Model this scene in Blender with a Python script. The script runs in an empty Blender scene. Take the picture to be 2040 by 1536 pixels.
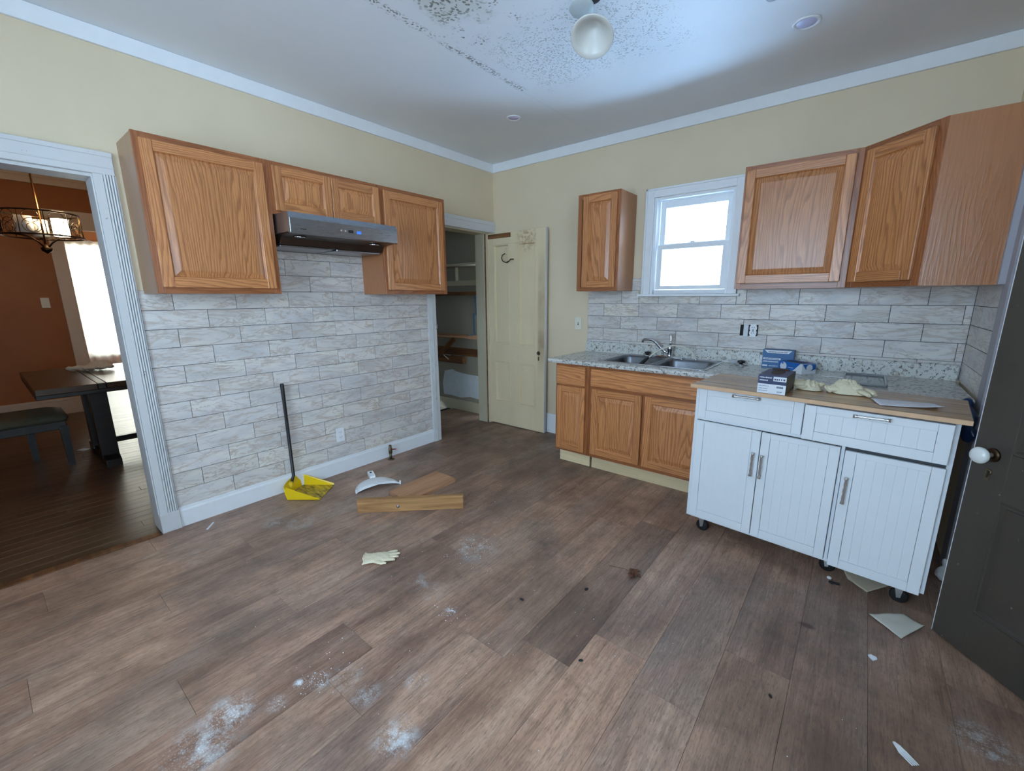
import bpy, bmesh, math, random
from math import sin, cos, pi, radians as R
from mathutils import Vector, Matrix, noise as mnoise
random.seed(7)
scn = bpy.context.scene
COL = scn.collection
H = 2.69            # kitchen ceiling height
W = 3.636           # right wall of the counter alcove

# ------------------------------------------------------------------ camera
cam = bpy.data.cameras.new('camera'); co = bpy.data.objects.new('camera', cam); COL.objects.link(co)
yaw, pitch, roll = 0.6742, 0.2161, -0.0052
F = Vector((-sin(yaw)*cos(pitch), cos(yaw)*cos(pitch), -sin(pitch)))
Rr = Vector((cos(yaw), sin(yaw), 0)); Uu = Rr.cross(F)
r2 = Rr*cos(roll)+Uu*sin(roll); u2 = Uu*cos(roll)-Rr*sin(roll)
co.matrix_world = Matrix(((r2.x, u2.x, -F.x, 3.1433), (r2.y, u2.y, -F.y, -3.5813), (r2.z, u2.z, -F.z, 1.3791), (0, 0, 0, 1)))
cam.sensor_width = 36; cam.lens = 857.27/2040*36
cam.shift_x = -(1026.94-1020)/2040; cam.shift_y = (779.99-768)/2040
cam.clip_start = 0.05
scn.camera = co

# ------------------------------------------------------------------ light and exposure
scn.view_settings.view_transform = 'Standard'; scn.view_settings.look = 'None'
scn.view_settings.gamma = 1; scn.view_settings.use_curve_mapping = False
scn.view_settings.exposure = -0.22
scn.cycles.use_denoising = True
scn.cycles.max_bounces = 10; scn.cycles.diffuse_bounces = 6; scn.cycles.transparent_max_bounces = 12
scn.cycles.sample_clamp_indirect = 6
world = bpy.data.worlds.new('sky'); scn.world = world; world.use_nodes = True
bg = world.node_tree.nodes['Background']; bg.inputs[0].default_value = (0.66, 0.83, 1.0, 1); bg.inputs[1].default_value = 9.0
def area(name, loc, target, sx, sy, power, col=(1, 1, 1), portal=False):
    l = bpy.data.lights.new(name, 'AREA'); l.shape = 'RECTANGLE'; l.size = sx; l.size_y = sy; l.energy = power; l.color = col
    o = bpy.data.objects.new(name, l); COL.objects.link(o); o.location = loc
    o.rotation_euler = (Vector(target)-Vector(loc)).to_track_quat('-Z', 'Y').to_euler()
    if portal: l.cycles.is_portal = True
    return o
# daylight: window over the sink, the window right of the camera, the window of the far room
area('daylight_sink_window', (2.1, 2.5, -0.45), (2.05, 1.2, 1.2), 6.0, 3.2, 2900, (0.32, 0.60, 1.0))
area('daylight_right_window', (4.6, -3.75, 1.6), (0.5, -2.3, 1.1), 1.7, 1.5, 30, (0.50, 0.73, 1.0))
area('daylight_rear_window', (2.25, -5.4, 1.6), (2.0, 0, 1.5), 1.9, 1.5, 84, (0.50, 0.73, 1.0))
area('daylight_far_window', (-8.85, -1.55, 1.65), (-2.0, -2.9, 0.3), 1.2, 1.6, 260, (1.0, 0.95, 0.82))

# ------------------------------------------------------------------ node helpers
def lin(r, g, b):
    f = lambda c: (c/255/12.92) if c/255 <= 0.04045 else ((c/255+0.055)/1.055)**2.4
    return (f(r), f(g), f(b), 1)
class G:
    def __init__(s, name, rough=0.5, metal=0.0):
        s.m = bpy.data.materials.new(name); s.m.use_nodes = True; s.t = s.m.node_tree; s.n = s.t.nodes
        s.b = s.n['Principled BSDF']; s.set('Roughness', rough); s.set('Metallic', metal)
    def set(s, k, v):
        if hasattr(v, 'is_linked') or hasattr(v, 'links'): s.t.links.new(v, s.b.inputs[k])
        else: s.b.inputs[k].default_value = v
    def link(s, v, i):
        if isinstance(v, (int, float)): i.default_value = v
        elif isinstance(v, (tuple, list)): i.default_value = v if len(v) == len(i.default_value) else tuple(v)[:len(i.default_value)]
        else: s.t.links.new(v, i)
    def coord(s, k='Object'):
        return s.n.new('ShaderNodeTexCoord').outputs[k]
    def pos(s): return s.n.new('ShaderNodeNewGeometry').outputs['Position']
    def info(s, k): return s.n.new('ShaderNodeObjectInfo').outputs[k]
    def mapv(s, v, sc=(1, 1, 1), loc=(0, 0, 0), rot=(0, 0, 0)):
        n = s.n.new('ShaderNodeMapping'); s.link(v, n.inputs[0]); s.link(loc, n.inputs[1]); n.inputs[2].default_value = rot; n.inputs[3].default_value = sc
        return n.outputs[0]
    def rnd(s, v, k=17.0):
        a = s.n.new('ShaderNodeVectorMath'); a.operation = 'SCALE'; a.inputs[0].default_value = (1.0, 0.73, 1.37); s.link(s.math('MULTIPLY', s.info('Random'), k), a.inputs['Scale'])
        b = s.n.new('ShaderNodeVectorMath'); b.operation = 'ADD'; s.link(v, b.inputs[0]); s.link(a.outputs[0], b.inputs[1]); return b.outputs[0]
    def noise(s, v, sc, det=3, rough=0.55, dist=0.0, out='Fac'):
        n = s.n.new('ShaderNodeTexNoise'); s.link(v, n.inputs['Vector']); n.inputs['Scale'].default_value = sc; n.inputs['Detail'].default_value = det
        n.inputs['Roughness'].default_value = rough; n.inputs['Distortion'].default_value = dist; return n.outputs[out]
    def voro(s, v, sc, out='Distance'):
        n = s.n.new('ShaderNodeTexVoronoi'); s.link(v, n.inputs['Vector']); n.inputs['Scale'].default_value = sc; return n.outputs[out]
    def ramp(s, f, stops):
        n = s.n.new('ShaderNodeValToRGB'); s.link(f, n.inputs[0]); e = n.color_ramp.elements
        while len(e) < len(stops): e.new(0.5)
        for el, (p, c) in zip(e, stops):
            el.position = p; el.color = c if isinstance(c, tuple) else (c, c, c, 1)
        return n.outputs[0]
    def mix(s, f, a, b, mode='MIX'):
        n = s.n.new('ShaderNodeMixRGB'); n.blend_type = mode; s.link(f, n.inputs[0]); s.link(a, n.inputs[1]); s.link(b, n.inputs[2]); return n.outputs[0]
    def math(s, op, a, b=0.0, c=None):
        n = s.n.new('ShaderNodeMath'); n.operation = op; s.link(a, n.inputs[0]); s.link(b, n.inputs[1])
        if c is not None: s.link(c, n.inputs[2])
        return n.outputs[0]
    def sep(s, v):
        n = s.n.new('ShaderNodeSeparateXYZ'); s.link(v, n.inputs[0]); return n.outputs
    def bump(s, h, strength=0.3, dist=0.01):
        n = s.n.new('ShaderNodeBump'); s.link(h, n.inputs['Height']); n.inputs['Strength'].default_value = strength; n.inputs['Distance'].default_value = dist
        s.t.links.new(n.outputs[0], s.b.inputs['Normal'])
    def band(s, v, lo, hi, soft):     # 1 inside lo..hi with soft edges
        a = s.n.new('ShaderNodeMapRange'); a.interpolation_type = 'SMOOTHSTEP'; s.link(v, a.inputs[0]); a.inputs[1].default_value = lo-soft; a.inputs[2].default_value = lo+soft
        b = s.n.new('ShaderNodeMapRange'); b.interpolation_type = 'SMOOTHSTEP'; s.link(v, b.inputs[0]); b.inputs[1].default_value = hi-soft; b.inputs[2].default_value = hi+soft; b.inputs[3].default_value = 1; b.inputs[4].default_value = 0
        return s.math('MULTIPLY', a.outputs[0], b.outputs[0])
    def spot(s, p, c, r, soft=0.6):   # 1 at c fading to 0 at radius r
        d = s.n.new('ShaderNodeVectorMath'); d.operation = 'DISTANCE'; s.link(p, d.inputs[0]); d.inputs[1].default_value = c
        a = s.n.new('ShaderNodeMapRange'); a.interpolation_type = 'SMOOTHSTEP'; s.link(d.outputs['Value'], a.inputs[0]); a.inputs[1].default_value = r*(1-soft); a.inputs[2].default_value = r; a.inputs[3].default_value = 1; a.inputs[4].default_value = 0
        return a.outputs[0]
def plain(name, c, rough=0.5, metal=0.0, var=0.08, sc=14, bump=0.0):
    g = G(name, rough, metal)
    v = g.rnd(g.coord())
    f = g.noise(v, sc, 4)
    g.set('Base Color', g.mix(1.0, c, g.ramp(f, [(0.3, 1-var), (0.7, 1.0)]), 'MULTIPLY'))
    if bump: g.bump(g.noise(v, sc*8, 3), bump, 0.004)
    return g.m

M = {}
def oak(name, light, dark, axis, rough=0.34, strength=1.0):
    g = G(name, rough)
    v = g.rnd(g.coord(), 9)
    s = {'z': (1, 1, 0.12), 'x': (0.12, 1, 1)}[axis]
    w = g.mapv(v, s)
    warp = g.noise(w, 3.2, 2, 0.5)
    x, y, z = g.sep(v)
    u = x if axis == 'z' else z
    ring = g.math('ADD', g.math('MULTIPLY', u, 54.0), g.math('MULTIPLY', warp, 30.0))
    ring = g.math('ADD', ring, g.math('MULTIPLY', g.noise(w, 26, 2), 1.6))
    fr = g.math('FRACT', ring)
    line = g.ramp(fr, [(0.0, 0.0), (0.5, 0.12), (0.8, 1.0), (0.93, 0.8), (1.0, 0.0)])
    s2 = {'z': (1, 1, 0.035), 'x': (0.035, 1, 1)}[axis]
    pore = g.ramp(g.noise(g.mapv(v, s2), 210, 3, 0.6), [(0.46, 0.0), (0.66, 1.0)])
    big = g.noise(w, 1.5, 2)
    c = g.mix(g.math('MULTIPLY', line, 0.62*strength), light, dark)
    c = g.mix(g.math('MULTIPLY', pore, 0.5*strength), c, dark)
    c = g.mix(1.0, c, g.ramp(big, [(0.3, 0.86), (0.7, 1.06)]), 'MULTIPLY')
    g.set('Base Color', c)
    g.set('Coat Weight', 0.25); g.set('Coat Roughness', 0.25)
    g.bump(g.math('ADD', line, pore), 0.12, 0.002)
    return g.m
OL, OD = lin(210, 142, 88), lin(138, 78, 42)
M['oak_v'] = oak('oak_vertical', OL, OD, 'z'); M['oak_h'] = oak('oak_horizontal', OL, OD, 'x')
M['oak_frame'] = oak('oak_frame', lin(168, 102, 58), lin(118, 66, 36), 'z'); M['oak_frame_h'] = oak('oak_frame_rail', lin(168, 102, 58), lin(118, 66, 36), 'x')
M['oak_side'] = oak('oak_side_panel', lin(172, 112, 68), lin(146, 90, 52), 'z', 0.3, 0.35)
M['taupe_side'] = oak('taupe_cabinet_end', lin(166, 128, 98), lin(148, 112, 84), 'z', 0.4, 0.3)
M['ply'] = oak('unfinished_plywood', lin(226, 205, 164), lin(190, 160, 112), 'x', 0.7, 0.4)

DUST = [(1.744, -3.003, .055, 2.0), (1.704, -3.053, .032, 1.8), (1.636, -3.263, .12, .95), (1.72, -3.14, .05, .9), (1.691, -3.357, .16, .7), (2.148, -2.956, .10, .85), (1.937, -2.929, .07, .6),
        (1.814, -2.934, .09, .45), (1.597, -2.005, .07, 1.3), (1.60, -2.03, .20, .45), (1.863, -2.464, .045, 1.4), (1.70, -2.42, .10, .4), (1.597, -2.40, .10, .4), (.55, -2.5, .14, .45), (.42, -2.6, .12, .4), (3.614, -1.817, .12, .55), (2.03, -2.78, .06, .7)]
def floor_mat():
    g = G('vinyl_plank', 0.42)
    v = g.rnd(g.coord(), 23)
    w = g.mapv(v, (1, 0.10, 1))
    a = g.noise(w, 9, 5, 0.65, 0.4)
    b = g.noise(g.mapv(v, (1, 0.26, 1)), 3.4, 4, 0.6, 0.8)
    fine = g.noise(g.mapv(v, (1, 0.045, 1)), 150, 4, 0.65)
    c = g.ramp(a, [(0.28, lin(138, 104, 86)), (0.42, lin(168, 132, 110)), (0.55, lin(187, 150, 127)), (0.72, lin(200, 165, 141))])
    c = g.mix(g.ramp(b, [(0.50, 0.0), (0.72, 0.72)]), c, lin(104, 80, 76))
    b2 = g.noise(g.mapv(v, (1, 0.3, 1), (5, 3, 1)), 2.6, 4, 0.6, 0.6)
    c = g.mix(g.ramp(b2, [(0.5, 0.0), (0.72, 0.6)]), c, lin(152, 140, 130))
    x, y, z = g.sep(v)
    ring = g.math('FRACT', g.math('ADD', g.math('MULTIPLY', x, 30), g.math('MULTIPLY', g.noise(g.mapv(v, (1, 0.22, 1)), 4.5, 2), 20)))
    c = g.mix(g.ramp(ring, [(0.0, 0.0), (0.8, 0.08), (0.9, 0.16), (1.0, 0.0)]), c, lin(96, 78, 68))
    c = g.mix(g.ramp(fine, [(0.46, 0.0), (0.68, 0.5)]), c, lin(92, 74, 64))
    c = g.mix(g.ramp(g.noise(g.mapv(v, (1, 0.12, 1)), 46, 4, 0.7), [(0.56, 0.0), (0.7, 0.45)]), c, lin(84, 68, 62))
    c = g.mix(g.ramp(g.noise(g.mapv(v, (1, 0.16, 1)), 260, 3, 0.6), [(0.55, 0.0), (0.68, 0.5)]), c, lin(82, 64, 56))
    c = g.mix(g.ramp(g.noise(g.mapv(v, (1, 0.10, 1), (3, 1, 2)), 200, 3, 0.6), [(0.58, 0.0), (0.7, 0.35)]), c, lin(206, 184, 166))
    c = g.mix(1.0, c, g.info('Color'), 'MULTIPLY')
    # dirt, powder and darker areas on the planks where the photograph shows them
    p = g.pos()
    dirt = g.noise(p, 1.7, 5, 0.62)
    c = g.mix(g.ramp(dirt, [(0.44, 0.0), (0.70, 0.62)]), c, lin(88, 71, 60))
    d2 = g.noise(p, 6.5, 5, 0.68)
    c = g.mix(g.ramp(d2, [(0.5, 0.0), (0.72, 0.5)]), c, lin(86, 70, 60))
    c = g.mix(g.math('MULTIPLY', g.math('MAXIMUM', g.spot(p, (.35, -.75, 0), 1.1, .9), g.spot(p, (1.15, -.85, 0), .7, .9)), 0.4), c, lin(84, 64, 52))  # broad, smooth darker brown around the closet and back corner
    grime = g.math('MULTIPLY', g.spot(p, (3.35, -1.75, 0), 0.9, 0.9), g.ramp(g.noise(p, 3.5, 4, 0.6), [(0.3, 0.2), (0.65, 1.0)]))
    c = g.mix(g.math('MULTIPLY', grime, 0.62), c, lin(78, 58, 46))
    rust = g.spot(g.mapv(p, (1, 1.9, 1), (0, 1.57*.9, 0)), (3.125, -1.57, 0), 0.04, 0.6)
    c = g.mix(g.math('MULTIPLY', rust, 0.8), c, lin(70, 34, 26))
    dust = None
    for cx, cy, r, k in DUST:
        s_ = g.math('MULTIPLY', g.spot(p, (cx, cy, 0), r, 0.95), k)
        dust = s_ if dust is None else g.math('MAXIMUM', dust, s_)
    sp = g.math('MULTIPLY', dust, g.ramp(g.noise(p, 13, 6, 0.72), [(0.47, 0.0), (0.62, 1.0)]))
    sp2 = g.math('MULTIPLY', dust, g.ramp(g.noise(p, 170, 2, 0.6), [(0.56, 0.0), (0.64, 1.0)]))
    tot = g.math('MINIMUM', g.math('ADD', g.math('MULTIPLY', sp, 0.75), g.math('MULTIPLY', sp2, 0.55)), 0.88)
    c = g.mix(tot, c, lin(226, 230, 232))
    g.set('Base Color', c)
    g.set('Roughness', g.ramp(dirt, [(0.35, 0.36), (0.7, 0.58)]))
    g.bump(g.math('ADD', fine, a), 0.10, 0.002)
    return g.m
M['floor'] = floor_mat()

def tile_mat():
    g = G('marble_tile', 0.36)
    v = g.rnd(g.coord(), 31)
    w = g.mapv(v, (1, 1, 2.8), rot=(0, R(20), 0))
    cl = g.noise(w, 3.2, 3, 0.55, 0.4)
    c = g.ramp(cl, [(0.32, lin(196, 192, 190)), (0.5, lin(216, 211, 206)), (0.68, lin(226, 219, 209))])
    vein = g.noise(g.mapv(v, (0.8, 1, 4.2), rot=(0, R(-26), 0)), 4.2, 4, 0.62, 0.7)
    vv = g.ramp(vein, [(0.462, 0.0), (0.5, 0.62), (0.515, 0.0)])
    c = g.mix(g.math('MULTIPLY', vv, g.ramp(cl, [(0.38, 0.2), (0.6, 1.0)])), c, lin(156, 144, 136))
    v2 = g.ramp(g.noise(g.mapv(v, (1, 1, 4.2), rot=(0, R(-30), 0)), 3.0, 4, 0.62, 0.8), [(0.46, 0.0), (0.5, 0.52), (0.53, 0.0)])
    c = g.mix(v2, c, lin(176, 150, 128))
    c = g.mix(g.ramp(g.noise(g.mapv(v, (1, 1, 3), rot=(0, R(-26), 0)), 26, 3, 0.6), [(0.5, 0.0), (0.75, 0.12)]), c, lin(184, 179, 176))
    c = g.mix(1.0, c, g.info('Color'), 'MULTIPLY')
    g.set('Base Color', c); return g.m
M['tile'] = tile_mat()
M['grout'] = plain('grout', lin(84, 88, 96), 0.9)

def wall_mat():
    g = G('cream_wall_paint', 0.62)
    p = g.pos()
    c = g.mix(g.ramp(g.noise(p, 1.3, 4), [(0.35, 0.0), (0.7, 1.0)]), lin(222, 205, 175), lin(214, 197, 167))
    g.set('Base Color', c); g.bump(g.noise(p, 90, 3), 0.08, 0.003); return g.m
M['wall'] = wall_mat()

def ceiling_mat():
    g = G('ceiling_paint_with_mould', 0.6)
    p = g.pos(); x, y, z = g.sep(p)
    base = g.mix(g.ramp(g.noise(p, 0.9, 4), [(0.35, 0.0), (0.7, 1.0)]), lin(232, 233, 234), lin(224, 226, 230))
    # thick blotches beside the seam, fine specks across the middle, a line of spots along the joint
    wob = g.math('MULTIPLY', g.math('SUBTRACT', g.noise(p, 5, 3), 0.5), 0.3)
    xa = g.math('ADD', x, wob); ya = g.math('ADD', y, wob)
    r1 = g.math('MULTIPLY', g.band(xa, 1.38, 1.62, 0.05), g.band(ya, -2.6, -1.83, 0.06))
    pw = g.n.new('ShaderNodeVectorMath'); pw.operation = 'ADD'; g.link(p, pw.inputs[0])
    pn = g.n.new('ShaderNodeVectorMath'); pn.operation = 'SCALE'; g.link(g.noise(p, 20, 2, out='Color'), pn.inputs[0]); pn.inputs['Scale'].default_value = 0.035; g.link(pn.outputs[0], pw.inputs[1])
    pf = g.mapv(pw.outputs[0], (1, 1, 0))
    def spots(sc, size, gate):
        return g.math('MULTIPLY', g.ramp(g.voro(pf, sc), [(size, 1.0), (size+0.10, 0.0)]), gate)
    sp1 = spots(52, 0.36, g.ramp(g.noise(p, 9, 3, 0.6), [(0.34, 0.0), (0.44, 1.0)]))
    halo = g.math('MULTIPLY', r1, 0.36)
    r2_ = g.math('MULTIPLY', g.band(xa, 1.33, 2.26, 0.10), g.band(ya, -1.66, -0.98, 0.10))
    hot = g.math('ADD', 0.02, g.math('ADD', g.math('MULTIPLY', g.spot(p, (1.52, -1.27, H), .36, 0.9), 0.16), g.math('MULTIPLY', g.spot(p, (1.95, -1.35, H), .55, .9), 0.05)))
    sp2 = spots(88, 0.31, g.ramp(g.math('ADD', g.noise(p, 15, 4, 0.75), hot), [(0.48, 0.0), (0.60, 1.0)]))
    r3 = g.math('MULTIPLY', g.band(x, 1.205, 1.245, 0.018), g.band(y, -2.6, -1.08, 0.03))
    sp3 = spots(75, 0.40, g.ramp(g.noise(p, 11, 3, 0.6), [(0.36, 0.0), (0.46, 1.0)]))
    r4 = g.math('MULTIPLY', g.band(xa, 1.27, 1.8, 0.05), g.band(ya, -1.9, -1.55, 0.08))
    sp4 = spots(55, 0.3, g.ramp(g.noise(p, 8, 3, 0.7), [(0.56, 0.0), (0.64, 1.0)]))
    m = g.math('MAXIMUM', g.math('MULTIPLY', r1, sp1), g.math('MAXIMUM', g.math('MULTIPLY', g.math('MULTIPLY', r2_, sp2), 0.64), g.math('MAXIMUM', g.math('MULTIPLY', r3, sp3), g.math('MULTIPLY', r4, sp4))))
    c = g.mix(halo, base, lin(178, 178, 152))
    c = g.mix(g.math('MULTIPLY', r2_, 0.06), c, lin(190, 198, 200))
    c = g.mix(g.math('MULTIPLY', m, 0.82), c, g.ramp(g.noise(p, 30, 2), [(0.35, lin(72, 74, 70)), (0.7, lin(104, 102, 84))]))
    seam = g.band(x, 1.205, 1.216, 0.004)
    c = g.mix(g.math('MULTIPLY', seam, 0.12), c, lin(190, 188, 196))
    g.set('Base Color', c); g.bump(g.noise(p, 26, 4), 0.05, 0.004)
    return g.m
M['ceiling'] = ceiling_mat()

def worn(name, c, under, amt=0.62, rough=0.5, sc=16):
    g = G(name, rough); v = g.rnd(g.coord())
    f = g.noise(v, sc, 6, 0.68)
    g.set('Base Color', g.mix(g.ramp(f, [(amt, 0.0), (amt+0.03, 1.0)]), g.mix(g.noise(v, 4, 3), c, tuple(k*0.9 for k in c[:3])+(1,)), under))
    g.bump(f, 0.12, 0.003); return g.m
M['trim'] = worn('old_white_trim', lin(212, 212, 212), lin(128, 116, 104), 0.66)
M['trim_clean'] = plain('white_trim', lin(232, 234, 236), 0.42, var=0.04)
M['jamb'] = worn('closet_jamb_paint', lin(190, 180, 154), lin(130, 112, 90), 0.70)
def door_mat():
    g = G('aged_cream_door_paint', 0.5); v = g.coord(); p = g.pos()
    f = g.noise(v, 7, 6, 0.7); px, py, pz = g.sep(v)
    c = g.mix(g.noise(g.mapv(v, (1, 1, 0.3)), 5, 4), lin(232, 214, 178), lin(212, 193, 156))
    edge = g.math('MULTIPLY', g.band(px, 0.665, 0.78, 0.015), g.ramp(g.noise(v, 3, 3), [(0.3, 0.1), (0.7, 0.9)]))
    edge = g.math('MULTIPLY', edge, g.band(pz, 0.75, 1.65, 0.25))
    c = g.mix(g.math('MULTIPLY', edge, 0.75), c, lin(120, 92, 62))
    chip = g.math('MULTIPLY', g.ramp(g.noise(v, 42, 4, 0.7), [(0.66, 0.0), (0.69, 1.0)]), g.ramp(g.noise(v, 3.2, 2), [(0.45, 0.0), (0.6, 1.0)]))
    c = g.mix(chip, c, lin(104, 82, 60))
    stain = g.math('MULTIPLY', g.spot(v, (0.52, 0, 1.93), 0.16, .8), g.ramp(g.noise(v, 30, 4), [(0.45, 0.0), (0.6, 0.8)]))
    c = g.mix(stain, c, lin(160, 128, 92))
    g.set('Base Color', c); g.bump(f, 0.15, 0.003); return g.m
M['cream_door'] = door_mat()
def ddoor_mat():
    g = G('dirty_dark_brown_door_paint', 0.42); v = g.coord()
    c = g.mix(g.noise(v, 5, 5, 0.6), lin(76, 69, 60), lin(58, 53, 48))
    c = g.mix(g.ramp(g.noise(v, 38, 3, 0.7), [(0.70, 0.0), (0.73, 0.8)]), c, lin(150, 140, 122))
    g.set('Base Color', c); g.bump(g.noise(v, 20, 4), 0.12, 0.003); return g.m
M['dark_door'] = ddoor_mat()
def granite():
    g = G('speckled_laminate', 0.26); v = g.coord()
    c = lin(206, 206, 200)
    n1 = g.noise(v, 38, 4, 0.65, 0.6)
    c = g.mix(g.ramp(n1, [(0.36, 1.0), (0.47, 0.0)]), c, lin(130, 124, 116))
    c = g.mix(g.ramp(g.noise(v, 70, 3, 0.6, 0.5), [(0.58, 0.0), (0.66, 1.0)]), c, lin(62, 62, 64))
    c = g.mix(g.ramp(g.noise(v, 24, 3, 0.6), [(0.58, 0.0), (0.68, 0.8)]), c, lin(176, 160, 140))
    g.set('Base Color', c); return g.m
M['granite'] = granite()
def steel(name, c, rough, axis=(1, 60, 60)):
    g = G(name, rough, 1.0); v = g.coord(); f = g.noise(g.mapv(v, axis), 14, 3)
    g.set('Base Color', g.mix(f, c, tuple(k*0.82 for k in c[:3])+(1,))); g.set('Roughness', g.ramp(f, [(0.3, rough-0.06), (0.7, rough+0.08)])); return g.m
M['steel'] = steel('brushed_steel', lin(168, 172, 178), 0.30); M['bowl'] = steel('sink_bowl_steel', lin(128, 132, 138), 0.32); M['chrome'] = steel('chrome', lin(226, 228, 232), 0.10, (1, 1, 1))  # bowl steel is darkened in colour to stand for dark reflections
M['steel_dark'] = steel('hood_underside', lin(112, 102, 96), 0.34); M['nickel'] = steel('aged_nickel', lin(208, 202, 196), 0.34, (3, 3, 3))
M['galv'] = steel('zinc_caster', lin(200, 202, 204), 0.35, (2, 2, 2))
M['black'] = plain('black_plastic', lin(28, 28, 30), 0.4); M['rubber'] = plain('black_rubber', lin(22, 22, 24), 0.65)
M['cart'] = plain('white_painted_board', lin(226, 230, 234), 0.38, var=0.03, sc=5)
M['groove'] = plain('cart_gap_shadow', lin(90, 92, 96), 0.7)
def butcher():
    g = G('butcher_block_top', 0.2); v = g.coord(); x, y, z = g.sep(v)
    st = g.noise(g.mapv(v, (0.8, 26, 1)), 1.0, 1, 0.4)
    fine = g.noise(g.mapv(v, (0.06, 1, 1)), 120, 3)
    c = g.ramp(st, [(0.35, lin(168, 126, 88)), (0.5, lin(190, 150, 110)), (0.65, lin(150, 112, 80))])
    c = g.mix(g.ramp(fine, [(0.4, 0.0), (0.7, 0.4)]), c, lin(126, 92, 62)); g.set('Base Color', c); return g.m
M['butcher'] = butcher(); M['butcher_edge'] = plain('butcher_block_edge', lin(216, 176, 138), 0.45, var=0.15)
def glassy(name, c, alpha, rough=0.05):
    g = G(name, rough); out = g.n['Material Output']; tr = g.n.new('ShaderNodeBsdfTransparent'); tr.inputs[0].default_value = c
    gl = g.n.new('ShaderNodeBsdfGlossy'); gl.inputs['Roughness'].default_value = rough; gl.inputs[0].default_value = (1, 1, 1, 1)
    mx = g.n.new('ShaderNodeMixShader'); fr = g.n.new('ShaderNodeFresnel'); fr.inputs[0].default_value = 1.25
    g.t.links.new(fr.outputs[0], mx.inputs[0]); g.t.links.new(tr.outputs[0], mx.inputs[1]); g.t.links.new(gl.outputs[0], mx.inputs[2])
    if alpha < 1:
        m2 = g.n.new('ShaderNodeMixShader'); m2.inputs[0].default_value = alpha; g.t.links.new(g.b.outputs[0], m2.inputs[1]); g.t.links.new(mx.outputs[0], m2.inputs[2]); g.set('Base Color', c); g.t.links.new(m2.outputs[0], out.inputs[0])
    else: g.t.links.new(mx.outputs[0], out.inputs[0])
    return g.m
M['glass'] = glassy('window_glass', (0.97, 0.99, 1, 1), 1.0); M['clear'] = glassy('cloudy_clear_plastic', (0.86, 0.88, 0.9, 1), 0.45, 0.15); M['smoked'] = glassy('smoked_plastic', (0.42, 0.44, 0.46, 1), 0.45, 0.08)
def fabric(name, c, trans=0.35, rough=0.7):
    g = G(name, rough); out = g.n['Material Output']; t = g.n.new('ShaderNodeBsdfTranslucent'); t.inputs[0].default_value = c
    mx = g.n.new('ShaderNodeMixShader'); mx.inputs[0].default_value = trans; g.set('Base Color', c)
    g.t.links.new(g.b.outputs[0], mx.inputs[1]); g.t.links.new(t.outputs[0], mx.inputs[2]); g.t.links.new(mx.outputs[0], out.inputs[0]); return g.m
M['curtain'] = fabric('sheer_curtain', lin(246, 242, 230), 0.7); M['latex'] = fabric('latex', lin(240, 230, 200), 0.22, 0.42); M['tissue'] = fabric('baking_paper', lin(222, 218, 206), 0.3, 0.5)
M['shade'] = fabric('frosted_glass', lin(228, 226, 220), 0.35, 0.25)
def emit(name, c, s, base=(0.8, 0.8, 0.8, 1)):
    g = G(name, 0.4); g.set('Base Color', base); g.set('Emission Color', c); g.set('Emission Strength', s); return g.m
M['bulb'] = emit('lit_glass_shade', (1.0, 0.86, 0.62, 1), 9); M['led'] = emit('blue_display', (0.03, 0.16, 1.0, 1), 1.6, (0.02, 0.05, 0.3, 1))
M['paper'] = plain('white_paper', lin(226, 228, 236), 0.6, var=0.03); M['white_plastic'] = plain('white_plastic', lin(236, 238, 240), 0.35, var=0.03)
M['ivory'] = plain('ivory_plastic', lin(226, 222, 204), 0.4, var=0.03)
M['yellow'] = plain('yellow_plastic', lin(238, 200, 22), 0.36, var=0.06)
def pan_mat():
    g = G('dirty_yellow_plastic', 0.5); v = g.coord()
    g.set('Base Color', g.mix(g.ramp(g.noise(g.mapv(v, (0.5, 2, 1)), 16, 5, 0.65), [(0.40, 0.0), (0.62, 0.95)]), lin(214, 178, 34), lin(62, 50, 24))); return g.m
M['yellow_dirty'] = pan_mat()
def rawwood(name, a, b, axis=(0.08, 1, 1)):
    g = G(name, 0.7); v = g.coord(); f = g.noise(g.mapv(v, axis), 22, 4, 0.6, 0.8); k = g.ramp(g.voro(g.mapv(v, (0.6, 1.4, 1.4)), 7), [(0.0, 1.0), (0.09, 0.0)])
    c = g.mix(g.ramp(f, [(0.35, 0.0), (0.65, 1.0)]), a, b); c = g.mix(g.math('MULTIPLY', k, 0.6), c, lin(84, 56, 36)); g.set('Base Color', c); g.bump(f, 0.2, 0.003); return g.m
M['stud'] = rawwood('weathered_stud', lin(184, 138, 88), lin(128, 88, 50)); M['board'] = rawwood('raw_board', lin(194, 146, 110), lin(170, 122, 88), (1, 0.08, 1)); M['lath'] = rawwood('dark_old_plank', lin(126, 82, 44), lin(84, 50, 26))
M['plaster'] = worn('closet_plaster', lin(150, 143, 128), lin(112, 102, 88), 0.68, 0.8, 5); M['patch'] = plain('white_plaster_patch', lin(206, 212, 218), 0.8, var=0.1)
M['bronze'] = steel('dark_bronze', lin(74, 58, 42), 0.4, (2, 2, 2)); M['rod'] = steel('chandelier_rod', lin(120, 84, 50), 0.4, (2, 2, 2))
M['orange'] = plain('terracotta_wall_paint', lin(166, 100, 42), 0.55, var=0.1, sc=6); M['dining_white'] = plain('dining_trim', lin(226, 214, 196), 0.5, var=0.05)
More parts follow.
